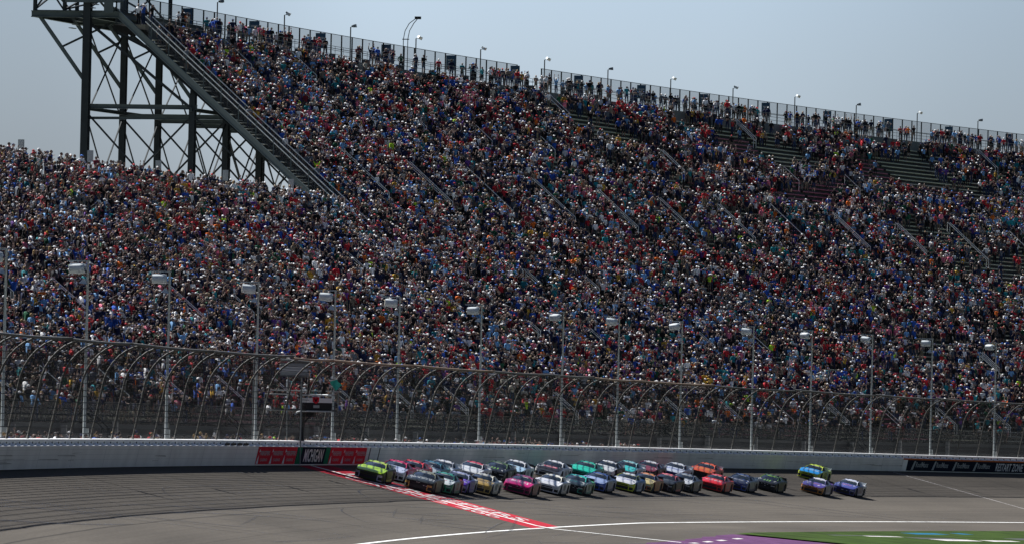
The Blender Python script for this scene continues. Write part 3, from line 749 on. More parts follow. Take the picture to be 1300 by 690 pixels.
# ------------------------------------------------------------------ trackside light poles
POLES = [96.9, 125.8, 154.9, 186.9, 214.8, 238.3, 268.3, 298.4, 319.0, 342.3, 368.8, 390.5, 413.0, 435.3, 459.0]
M['pole'] = pmat('pole_paint', (.36, .40, .40), .5, noise=.08)
for k, s in enumerate(POLES):
    F = frame(s, 3.0, 0); z0 = float(zb(s)); zt = 11.8
    o = empty('light_pole', mat=F @ Matrix.Translation((0, 0, z0)), label=f'{ord_(k)} tall pale trackside light pole from the left, drum floodlight on its arm', cat='light pole', group='light poles behind the debris fence')
    mbx = MB(); mbx.tube([F @ Vector((0, 0, z0)), F @ Vector((0, 0, z0+5)), F @ Vector((0, 0, zt))], [.105, .09, .07], 8); mbx.build('pole', M['pole'], o, smooth=True)
    mbx = MB(); mbx.box(F, -1.25, .1, -.04, .04, zt-.06, zt+.02); mbx.box(F, -.62, -.56, -.03, .03, zt-.3, zt-.06); mbx.build('arm', M['pole'], o); mbx = MB(); mbx.box(F, -.5, .0, -.03, .03, zt-1.28, zt-1.22); mbx.build('lower_bracket', M['pole'], o)
    for (sx, yy) in ((0, -.02),):
        dd = MB(); r0 = [.16, .27, .30, .30, .28, .28]; xs = [-.18, -.22, -.45, -.8, -1.05, -1.08]
        Fq = F @ Matrix.Translation((-.6, 0, zt-.46)) @ Matrix.Rotation(ar.gauss(0, .13), 4, 'Z') @ Matrix.Rotation(ar.gauss(.05, .07), 4, 'Y'); dd.tube([Fq @ Vector((x+.6, 0, 0)) for x in xs], r0, 14); dd.build('drum_floodlight', M['lamp_shell'], o, smooth=True)
        dd = MB(); dd.tube([Fq @ Vector((-.485, 0, 0)), Fq @ Vector((-.50, 0, 0))], .25, 14); dd.build('drum_glass', M['lamp_face'], o)
    dd = MB(); dd.tube([F @ Vector((-.22, 0, zt-1.02)), F @ Vector((-.24, 0, zt-1.14)), F @ Vector((-.26, 0, zt-1.32))], [.08, .14, .27], 12); dd.build('cone_lamp', M['lamp_shell'], o, smooth=True)
    dd = MB(); dd.box(F, .02, .24, -.1, .1, z0+1.6, z0+2.1); dd.box(F, -.2, .2, -.2, .2, z0+.02, z0+.3); dd.build('base_box', M['pole'], o)

# ------------------------------------------------------------------ flag stand over the finish line
FSs = 187.0
F = frame(FSs, 0, 0)
fst = empty('flag_stand', mat=F @ Matrix.Translation((0, 0, 2)), label='starter flag stand with black and white panel and red shield over the finish line', cat='flag stand')
zfl = 3.55
mbx = MB(); mbx.box(F, -1.9, 2.0, -.1, 2.2, zfl-.12, zfl); mbx.build('floor', M['dark_steel'], fst)
mbx = MB(); mbx.box(F, .08, 2.08, -.16, -.12, zfl, zfl+.44); mbx.build('black_panel', M['black'], fst)
mbx = MB(); mbx.box(F, .08, 2.08, -.16, -.12, zfl+.44, zfl+.74); mbx.build('white_panel', M['white'], fst)
mbx = MB(); mbx.box(F, .85, 1.25, -.166, -.162, zfl+.10, zfl+.28); mbx.build('small_plate', M['text_grey'], fst)
mbx = MB(); mbx.poly([F @ Vector(p) for p in ((.78, -.17, zfl+.80), (1.24, -.17, zfl+.80), (1.22, -.17, zfl+.5), (1.01, -.17, zfl+.36), (.80, -.17, zfl+.5))]); mbx.build('shield_emblem', M['red'], fst)
mbx = MB(); mbx.poly([F @ Vector(p) for p in ((.88, -.175, zfl+.74), (.95, -.175, zfl+.74), (1.01, -.175, zfl+.62), (1.07, -.175, zfl+.74), (1.14, -.175, zfl+.74), (1.05, -.175, zfl+.50), (.97, -.175, zfl+.50))]); mbx.build('emblem_mark', M['navy'], fst)
mbx = MB(); mbx.tube([F @ Vector(p) for p in ((.1, -.25, zfl+.94), (2.1, -.25, zfl+.94))], .07, 8); mbx.build('padded_top_rail', M['lamp_shell'], fst, smooth=True)
mbx = MB(); mbx.tube([F @ Vector(p) for p in ((-.35, -.25, zfl-.36), (-.2, -.25, zfl-.2), (.1, -.25, zfl-.12), (2.1, -.25, zfl-.12))], .055, 8); mbx.build('bottom_tube', M['lamp_shell'], fst, smooth=True)
mbx = MB()
for zz in (-.1, .94): mbx.tube([F @ Vector((-2.4, -.2, zfl+zz)), F @ Vector((-.4, -.2, zfl+zz))], .04, 6)
for x in (-2.4, -1.7, -1.05): mbx.tube([F @ Vector((x, -.2, zfl-.1)), F @ Vector((x, -.2, zfl+.94))], .03, 6)
for x in (-.4, .9, 2.1): mbx.tube([F @ Vector((x, 2.1, zfl-.1)), F @ Vector((x, 2.1, zfl+1.2))], .035, 6)
mbx.tube([F @ Vector((-2.4, 2.1, zfl+1.2)), F @ Vector((2.1, 2.1, zfl+1.2)), F @ Vector((2.1, -.1, zfl+1.2))], .04, 6)
mbx.build('railing', M['steel'], fst)
mbx = MB(); mbx.box(F, -.12, .18, .1, .5, float(zb(FSs))+1.5, zfl-.12)
mbx.tube([F @ Vector((.1, .3, 2.6)), F @ Vector((.9, .3, zfl-.12))], .05, 6); mbx.build('support', M['black'], fst)
mbx = MB(); mbx.box(F, -.2, .8, .3, 1.2, zfl-.5, zfl-.13); mbx.build('equipment_box', M['black'], fst)
# small electronic message board on posts to the left
sB = 183.0; Fb = frame(sB, -.2, 0)
o = empty('message_board', mat=Fb @ Matrix.Translation((0, 0, 5.6)), label='small framed grey message board on posts above and left of the flag stand', cat='sign')
mbx = MB(); mbx.box(Fb, -.9, .95, -.06, .06, 5.75, 6.5); mbx.build('board', M['sign_pale'], o)
mbx = MB(); mbx.box(Fb, -.82, .87, -.072, -.066, 5.95, 6.12); mbx.box(Fb, -.5, .6, -.072, -.066, 6.2, 6.32); mbx.build('markings', M['text'], o)
mbx = MB()
for zz in (5.70, 6.52): mbx.box(Fb, -.95, 1.0, -.08, .08, zz-.04, zz+.04)
mbx.tube([Fb @ Vector((-.4, .1, float(zb(sB)))), Fb @ Vector((-.4, .1, 6.5))], .05, 6); mbx.tube([Fb @ Vector((.5, .1, float(zb(sB)))), Fb @ Vector((.5, .1, 6.5))], .05, 6)
mbx.tube([Fb @ Vector((-.9, -.1, 6.75)), Fb @ Vector((1.0, -.1, 6.62))], .07, 6); mbx.build('frame', M['steel'], o)
# black speaker cluster on the post left of it
sB = 176.0; Fb = frame(sB, .3, .25)
o = empty('speaker_cluster', mat=Fb @ Matrix.Translation((0, 0, 5)), label='black loudspeaker cluster hanging from a thin bracket above the fence left of the message board', cat='loudspeaker')
mbx = MB(); mbx.hexa([Fb @ Vector(p) for p in ((-.25, -.2, 4.9), (.3, -.2, 4.75), (.3, .2, 4.75), (-.25, .2, 4.9), (-.35, -.2, 5.5), (.15, -.2, 5.7), (.15, .2, 5.7), (-.35, .2, 5.5))]); mbx.build('speaker', M['black'], o)
mbx = MB(); mbx.hexa([Fb @ Vector(p) for p in ((.1, -.2, 4.55), (.65, -.2, 4.6), (.65, .2, 4.6), (.1, .2, 4.55), (.1, -.2, 4.9), (.5, -.2, 5.0), (.5, .2, 5.0), (.1, .2, 4.9))]); mbx.build('speaker', M['black'], o)
mbx = MB(); mbx.tube([Fb @ Vector((-.9, 0, 6.6)), Fb @ Vector((-.2, 0, 5.6))], .035, 5); mbx.tube([Fb @ Vector((-.3, 0, 6.7)), Fb @ Vector((.2, 0, 5.8))], .035, 5); mbx.tube([Fb @ Vector((-.9, 0, 6.6)), Fb @ Vector((-.9, 0, float(zb(sB))))], .05, 6); mbx.build('bracket', M['steel'], o)
# ------------------------------------------------------------------ stock cars
def interp(xs, ys, x): return float(np.interp(-x, [-q for q in xs], ys))
XS = [2.46, 2.42, 2.30, 2.10, 1.84, 1.78, 1.68, 1.55, 1.42, 1.29, 1.16, 1.06, .99, .93, .55, .15, -.30, -.75, -.93, -.96, -1.05, -1.20, -1.37, -1.54, -1.66, -1.74, -1.80, -2.1, -2.40]
def car_w(x): return interp([2.46, 2.42, 2.30, 2.1, 1.4, 1.0, 0, -1, -1.4, -2.0, -2.42], [.70, .84, .93, .97, 1.0, .975, .965, .985, 1.0, .98, .92], x)
def car_sh(x): return interp([2.46, 2.3, 2.1, 1.4, .95, 0, -1, -2.4], [.60, .66, .71, .82, .87, .90, .93, .95], x)
def car_c(x): return interp([2.46, 2.3, 2.1, 1.4, .95, -1.7, -2.4], [.63, .71, .76, .88, .94, 1.0, .985], x)
def profile(x):
    w = car_w(x); sh = car_sh(x); c = car_c(x)
    z0 = .11
    for xc in (1.42, -1.37):
        d = abs(x-xc)
        if d < .435: z0 = max(z0, .33+math.sqrt(max(0, .43**2-d*d)))
    p = [(w-.02, z0), (w, max(z0+.03, .30)), (w, max(sh-.13, z0+.06)), (w-.05, max(sh, z0+.09))]
    g = None
    if x > .93: p += [(min(.80, w-.1), sh+(c-sh)*.35), (.52, sh+(c-sh)*.75), (.26, c-.004), (0, c)]
    elif x > .50: p += [(.80, sh+.03), (.70 if x < .9 else .74, 1.045 if x < .9 else .93), (.36, 1.08 if x < .9 else .945), (0, 1.09 if x < .9 else .95)]
    elif x > .1: p += [(.79, sh+.03), (.60, 1.145), (.33, 1.18), (0, 1.19)]
    elif x > -.80: p += [(.79, sh+.03), (.585, 1.215+(.02 if x > -.5 else 0)), (.32, 1.268), (0, 1.285)]
    elif x > -1.77:
        t = (-.75-x)/(1.0); p += [(.78, sh+.02), (.585+.09*t, 1.215-.215*t), (.32, 1.262-.25*t), (0, 1.28-.272*t)]
    else: p += [(.76, sh+.02), (.52, sh+.035), (.26, c), (0, c)]
    return p
def top_z(x, y):
    p = profile(x); ys = [q[0] for q in p[3:]][::-1]; zs = [q[1] for q in p[3:]][::-1]
    return float(np.interp(abs(y), ys, zs))
def nose_x(y): return float(np.interp(abs(y), [0, .70, .84, .93, .97], [2.475, 2.46, 2.42, 2.30, 2.10]))
PAINT = {}
def paint(col, rough=.32):
    k = tuple(round(c, 3) for c in col)
    if k not in PAINT: PAINT[k] = pmat('car_paint', col, rough, coat=.0, spec=(.12 if max(col) < .12 else .35), noise=.03, nscale=9)
    return PAINT[k]
def tyre_mesh():
    mbx = MB(); prof = [(-.15, .24), (-.155, .31), (-.13, .35), (0, .358), (.13, .35), (.155, .31), (.15, .24)]; n = 20
    k0 = 0
    for (y, r) in prof:
        for j in range(n): a = 2*math.pi*j/n; mbx.v.append((r*math.cos(a), y, r*math.sin(a)))
    for i in range(len(prof)-1):
        for j in range(n): mbx.f.append((i*n+j, i*n+(j+1) % n, (i+1)*n+(j+1) % n, (i+1)*n+j)); mbx.m.append(0)
    o = mbx.build('tyre', M['rubber'], None, True, link=False); return o.data
def rim_mesh(mat):
    mbx = MB(); n = 20
    for sgn in (1, -1):
        k = len(mbx.v)
        for (y, r) in ((.148, .245), (.10, .22), (.09, .09), (.12, .05), (.12, 0.001)):
            for j in range(n):
                a = 2*math.pi*j/n; rr = r if not (r == .22 and j % 4 == 0) else r*.8
                mbx.v.append((rr*math.cos(a), y*sgn, rr*math.sin(a)))
        for i in range(4):
            for j in range(n): mbx.f.append((k+i*n+j, k+i*n+(j+1) % n, k+(i+1)*n+(j+1) % n, k+(i+1)*n+j)); mbx.m.append(0)
    o = mbx.build('rim', mat, None, False, link=False); return o.data
TYRE = tyre_mesh(); M['rim'] = pmat('wheel_rim', (.10, .10, .11), .4, .6); RIM = rim_mesh(M['rim'])
def lobj(name, data, parent, mat_local):
    o = bpy.data.objects.new(name, data); C.objects.link(o); o.parent = parent; o.matrix_local = mat_local; return o
def lpart(mbx, name, mats, parent, smooth=False):
    o = mbx.build(name, mats, None, smooth); o.parent = parent; return o
def sharpen(me, deg=32):
    bm = bmesh.new(); bm.from_mesh(me); bmesh.ops.remove_doubles(bm, verts=bm.verts, dist=.0005)
    bmesh.ops.recalc_face_normals(bm, faces=bm.faces)
    for e in bm.edges:
        if len(e.link_faces) == 2 and e.calc_face_angle(0) > R(deg): e.smooth = False
    for f in bm.faces: f.smooth = True
    bm.to_mesh(me); bm.free()

def make_car(num, s, i, L):
    rc = random.Random(num*13+1)
    hood, roof, side, nose, acc, quarter = [L[k] for k in ('hood', 'roof', 'side', 'nose', 'acc', 'quarter')]
    # pose: driving towards smaller s, leaning with the bank
    t = tdir(s); n = ndir(s)
    yaw = rc.uniform(-.010, .010)
    dz = float(zb(s-2)-zb(s+2))/4
    fwd = Vector((-t.x, -t.y, dz)).normalized(); left0 = Vector((-n.x, -n.y, 0))
    left = (left0*math.cos(BANK)-Vector((0, 0, math.sin(BANK)))).normalized()
    fwd = (fwd+left*yaw).normalized(); up = fwd.cross(left).normalized(); left = up.cross(fwd)
    m4 = Matrix(((fwd.x, left.x, up.x, 0), (fwd.y, left.y, up.y, 0), (fwd.z, left.z, up.z, 0), (0, 0, 0, 1)))
    root = empty('stock_car', label=L['label'], cat='race car', group='stock cars racing past the grandstand', mat=Matrix.Translation(T(s, i, .024)) @ m4)
    mats = [paint(side), paint(hood), paint(roof), paint(nose), M['glass'], M['black'], paint(acc), paint(quarter)]
    SIDE, HOOD, ROOF, NOSE, GL, BK, ACC, QU = range(8)
    P_ = [profile(x) for x in XS]; mbx = MB()
    for a in range(len(XS)-1):
        xa, xb = XS[a], XS[a+1]
        for k in range(7):
            if k < 3: mt = NOSE if xa > 2.0 else (QU if xb < -.9 else SIDE)
            elif k == 3: mt = HOOD if xa > .94 else (SIDE if xb > -.9 else QU)
            elif k == 4: mt = HOOD if xa > .94 else (ROOF if xa > .6 else (GL if xb >= -.76 else (ROOF if xb > -1.3 else QU)))
            else: mt = HOOD if xa > .94 else (GL if xa > .20 else (ROOF if xb >= -.76 else (GL if xb > -1.6 else QU)))
            if k == 4 and xa < .2 and xb > -.76: mt = GL
            for sg in (1, -1):
                q = [(xa, sg*P_[a][k][0], P_[a][k][1]), (xb, sg*P_[b_][k][0], P_[b_][k][1]) if False else (xb, sg*P_[a+1][k][0], P_[a+1][k][1]),
                     (xb, sg*P_[a+1][k+1][0], P_[a+1][k+1][1]), (xa, sg*P_[a][k+1][0], P_[a][k+1][1])]
                mbx.quad(*(q if sg > 0 else q[::-1]), m=mt)
        mbx.quad((xa, -P_[a][0][0], P_[a][0][1]), (xb, -P_[a+1][0][0], P_[a+1][0][1]), (xb, P_[a+1][0][0], P_[a+1][0][1]), (xa, P_[a][0][0], P_[a][0][1]), m=BK)
    for e, mt in ((0, NOSE), (-1, QU)):
        pp = [(XS[e], y, z) for y, z in P_[e]]+[(XS[e], -y, z) for y, z in P_[e][::-1][1:]]
        mbx.poly(pp if e == 0 else pp[::-1], mt)
    body = lpart(mbx, 'body', mats, root); sharpen(body.data)
    # windscreen frame and pillars
    mbx = MB()
    for sg in (1, -1):
        mbx.tube([(.93, sg*.745, .935), (.55, sg*.708, 1.05), (.15, sg*.605, 1.15), (-.3, sg*.59, 1.238), (-.75, sg*.592, 1.222), (-1.5, sg*.66, 1.06)], .026, 5)
        mbx.tube([(-.25, sg*.595, 1.21), (-.30, sg*.80, .93)], .03, 5)
    mbx.tube([(.15, -.60, 1.15), (.15, -.33, 1.186), (.15, 0, 1.197), (.15, .33, 1.186), (.15, .60, 1.15)], .02, 5)
    lpart(mbx, 'pillars', paint(L.get('pillar', roof)), root, True)
    mbx = MB()      # sun strip across the top of the windscreen
    for sg in (1, -1): mbx.quad((.17, 0, 1.192), (.27, 0, 1.172), (.27, sg*.33, 1.162), (.17, sg*.32, 1.184))
    lpart(mbx, 'windscreen_strip', paint(L.get('strip', (.5, .5, .48))), root)
    mbx = MB(); mbx.tube([(.50, -.05, 1.115), (.8, -.1, 1.0)], .012, 4); lpart(mbx, 'wiper', M['black'], root)
    # grille, ducts, lamps
    def fstrip(mb_, y0, y1, z0, z1, off, slope=0, m=0):
        n_ = 5
        for k in range(n_):
            a = y0+(y1-y0)*k/n_; b = y0+(y1-y0)*(k+1)/n_
            mb_.hexa([(nose_x(a)+off-.05, a, z0), (nose_x(a)+off, a, z0), (nose_x(b)+off, b, z0), (nose_x(b)+off-.05, b, z0),
                      (nose_x(a)+off-.05-slope, a, z1), (nose_x(a)+off-slope, a, z1), (nose_x(b)+off-slope, b, z1), (nose_x(b)+off-.05-slope, b, z1)], m)
    mbx = MB(); fstrip(mbx, -.58, .58, .17, .39, .012); lpart(mbx, 'grille', M['black'], root)
    mbx = MB(); fstrip(mbx, -.50, .50, .44, .505, .012); lpart(mbx, 'upper_grille', M['black'], root)
    for sg in (1, -1):
        mbx = MB(); a, b = sorted((sg*.60, sg*.92))
        fstrip(mbx, a, b, .385, .44, .022); fstrip(mbx, a, b, .13, .17, .022)
        a, b = sorted((sg*.59, sg*.66)); fstrip(mbx, a, b, .171, .384, .022)
        lpart(mbx, 'duct_surround', paint(acc), root)
        mbx = MB(); a, b = sorted((sg*.67, sg*.93)); fstrip(mbx, a, b, .185, .375, .010); lpart(mbx, 'brake_duct', M['black'], root)
    for sg in (1, -1):
        mbx = MB(); a, b = sorted((sg*.60, sg*.90)); fstrip(mbx, a, b, .455, .515, .012); lpart(mbx, 'headlight', paint(L.get('lamp', (.42, .43, .42))), root)
    mbx = MB()
    ys = [-.97, -.9, -.75, 0, .75, .9, .97]; xs_ = [2.12, 2.40, 2.53, 2.57, 2.53, 2.40, 2.12]
    for k in range(6): mbx.hexa([(1.95, ys[k], .06), (xs_[k], ys[k], .06), (xs_[k+1], ys[k+1], .06), (1.95, ys[k+1], .06), (1.95, ys[k], .095), (xs_[k], ys[k], .095), (xs_[k+1], ys[k+1], .095), (1.95, ys[k+1], .095)])
    lpart(mbx, 'splitter', M['black'], root)
    for sg in (1, -1):      # second colour sweeping up the rear quarter and along the sill
        mbx = MB()
        def sw_(pts): mbx.poly([(x, sg*(car_w(x)+.004), z) for x, z in (pts if sg < 0 else pts[::-1])])
        sw_([(.88, .14), (.88, .24), (0, .27), (0, .14)]); sw_([(0, .14), (0, .27), (-.88, .34), (-.88, .14)])
        lpart(mbx, 'sill_stripe', paint(tuple(.8*c for c in roof)), root)
        mbx = MB(); sw_([(-1.86, .34), (-1.86, .72), (-2.1, .78), (-2.1, .30)]); sw_([(-.86, .62), (-.60, .80), (-.42, .80), (-.80, .45)]); lpart(mbx, 'quarter_graphic', paint(tuple(.7*c for c in hood)), root)
    mbx = MB()      # side skirts
    for sg in (1, -1):
        y0, y1 = sorted((sg*.93, sg*.985)); mbx.hexa([(-.85, y0, .05), (.92, y0, .05), (.92, y1, .05), (-.85, y1, .05), (-.85, y0, .12), (.92, y0, .12), (.92, y1, .12), (-.85, y1, .12)])
    lpart(mbx, 'side_skirt', M['black'], root)
    mbx = MB(); mbx.hexa([(-2.40, -.80, .96), (-2.36, -.80, .96), (-2.36, .80, .96), (-2.40, .80, .96), (-2.47, -.80, 1.16), (-2.45, -.80, 1.16), (-2.45, .80, 1.16), (-2.47, .80, 1.16)])
    for sg in (-1, 1): mbx.hexa([(-2.45, sg*.80-.01, .94), (-2.05, sg*.80-.01, .96), (-2.05, sg*.80+.01, .96), (-2.45, sg*.80+.01, .94), (-2.49, sg*.80-.01, 1.17), (-2.25, sg*.80-.01, 1.10), (-2.25, sg*.80+.01, 1.10), (-2.49, sg*.80+.01, 1.17)])
    lpart(mbx, 'spoiler', M['lamp_shell'] if num % 2 else M['black'], root)
    mbx = MB()
    for yy in (-.40, .02, .42): mbx.hexa([(-.75, yy-.01, 1.24), (-.2, yy-.01, 1.25), (-.2, yy+.01, 1.25), (-.75, yy+.01, 1.24), (-.75, yy-.01, 1.30), (-.25, yy-.01, 1.30), (-.25, yy+.01, 1.30), (-.75, yy+.01, 1.30)])
    lpart(mbx, 'roof_rails', M['dark_steel'], root)
    # window nets: sits in the side openings
    for sg in (1, -1):
        mbx = MB(); mbx.quad((.36, sg*.80, .945), (-.22, sg*.80, .955), (-.19, sg*.635, 1.185), (.16, sg*.64, 1.12)); lpart(mbx, 'window_net', M['black'], root)
    for xc in (1.42, -1.37):
        for sg in (1, -1):
            wh = lobj('wheel', TYRE, root, Matrix.Translation((xc, sg*.80, .362))); lobj('rim', RIM, wh, Matrix.Identity(4))
    # graphics ---------------------------------------------------------------
    def hoodq(mb_, pts): mb_.poly([(x, y, top_z(x, y)+.006) for x, y in pts])
    gt = L.get('g'); gc = paint(L.get('gc', (.7, .7, .7)), .4)
    mbx = MB(); slant = 0
    if gt == 'words':
        for (xr, ya, yb, hh) in ((1.62, -.62, .62, .20), (1.32, -.35, .60, .13)):
            y = ya
            while y < yb:
                wd = rc.uniform(.04, .085)
                a, b = rc.uniform(-.02, .02), rc.uniform(-.03, .03)
                hoodq(mbx, [(xr+hh/2+a, y), (xr+hh/2+b, y+wd*.8), (xr-hh/2+a, y+wd), (xr-hh/2+b, y+.015)])
                if rc.random() < .5: hoodq(mbx, [(xr+.03, y), (xr+.03, y+wd*1.3), (xr-.02, y+wd*1.3), (xr-.02, y)])
                y += wd*1.45+(.07 if rc.random() < .15 else 0)
    elif gt == 'small':
        for (xr, y0) in ((1.78, -.30), (1.5, 0.0), (1.25, .15)):
            for q in range(5):
                y = y0+q*.08; hoodq(mbx, [(xr+.05, y), (xr+.06, y+.05), (xr-.05, y+.055), (xr-.04, y+.01)])
    elif gt == 'oval':
        hoodq(mbx, [(1.55+.26*math.cos(a), .0+.55*math.sin(a)) for a in np.linspace(0, 2*math.pi, 21)[:-1]])
    elif gt == 'claw':
        for q in range(3):
            y = -.26+q*.22; hoodq(mbx, [(1.85, y), (1.9, y+.07), (1.55, y+.12), (1.28, y+.05), (1.5, y+.03), (1.62, y+.05)])
    elif gt == 'panel':
        hoodq(mbx, [(2.0, -.55), (2.05, .5), (1.2, .62), (1.1, -.50)])
    elif gt == 'tail':
        hoodq(mbx, [(2.15, -.2), (2.15, .75), (1.25, .80), (1.0, .3)])
    elif gt == 'stars':
        for q in range(34):
            x = rc.uniform(1.0, 2.15); y = rc.uniform(-.85, .85)*(.95 if x > 1.8 else 1); r_ = rc.uniform(.018, .035)
            hoodq(mbx, [(x+r_*math.cos(a), y+r_*math.sin(a)) for a in (0, 1.26, 2.5, 3.8, 5)])
    if mbx.v: lpart(mbx, 'hood_graphic', gc, root)
    if L.get('g2'):
        mbx = MB(); y = -.35
        while y < .4: hoodq(mbx, [(1.62, y), (1.63, y+.05), (1.48, y+.06), (1.48, y+.01)]); y += .09
        lpart(mbx, 'hood_lettering', paint(L['g2'], .4), root)
    mbx = MB()      # small contingency stickers on hood corners and bumper
    for q in range(7):
        y = rc.choice((-1, 1))*rc.uniform(.55, .82); x = rc.uniform(1.1, 2.0); hoodq(mbx, [(x, y), (x+.01, y+.09), (x-.13, y+.09), (x-.14, y)])
    for q in range(5):
        y = rc.uniform(-.7, .62); z = rc.choice((.41, .54)); mbx.quad((nose_x(y)+.018, y, z), (nose_x(y+.1)+.018, y+.1, z), (nose_x(y+.1)+.016, y+.1, z+.03), (nose_x(y)+.016, y, z+.03))
    lpart(mbx, 'stickers', paint((.62, .62, .6) if max(hood) < .5 else (.05, .06, .12), .4), root)
    sc = L.get('sc', (.6, .6, .58))
    for sg in (1, -1):      # door and quarter panel markings
        mbx = MB()
        def sq(pts): mbx.poly([(x, sg*(car_w(x)+.006), z) for x, z in (pts if sg < 0 else pts[::-1])])
        for q in range(2):
            x0 = .42-q*.42; sq([(x0, .78), (x0-.30, .80), (x0-.36, .36), (x0-.06, .34)])
        for q in range(5):
            x0 = .9-.02*q; sq([(x0-.05*q, .25+q*.09), (x0-.14-.05*q, .25+q*.09), (x0-.12-.05*q, .30+q*.09), (x0-.05*q, .31+q*.09)])
        for q in range(6):
            x0 = -1.85-q*.08; sq([(x0, .75), (x0-.05, .76), (x0-.06, .60), (x0, .58)])
        lpart(mbx, 'side_markings', paint(tuple(c*.6 for c in sc), .45), root)
    for sg in (1, -1):
        mbx = MB()
        for q in range(2):
            x0 = .38-q*.42; mbx.poly([(x0, sg*(car_w(x0)+.010), .70), (x0-.14, sg*(car_w(x0)+.010), .70), (x0-.17, sg*(car_w(x0)+.010), .46), (x0-.04, sg*(car_w(x0)+.010), .45)][::-sg])
        lpart(mbx, 'door_marking_centres', paint(side if sum(side) < 1.2 else (.05, .05, .06), .45), root)
    return root

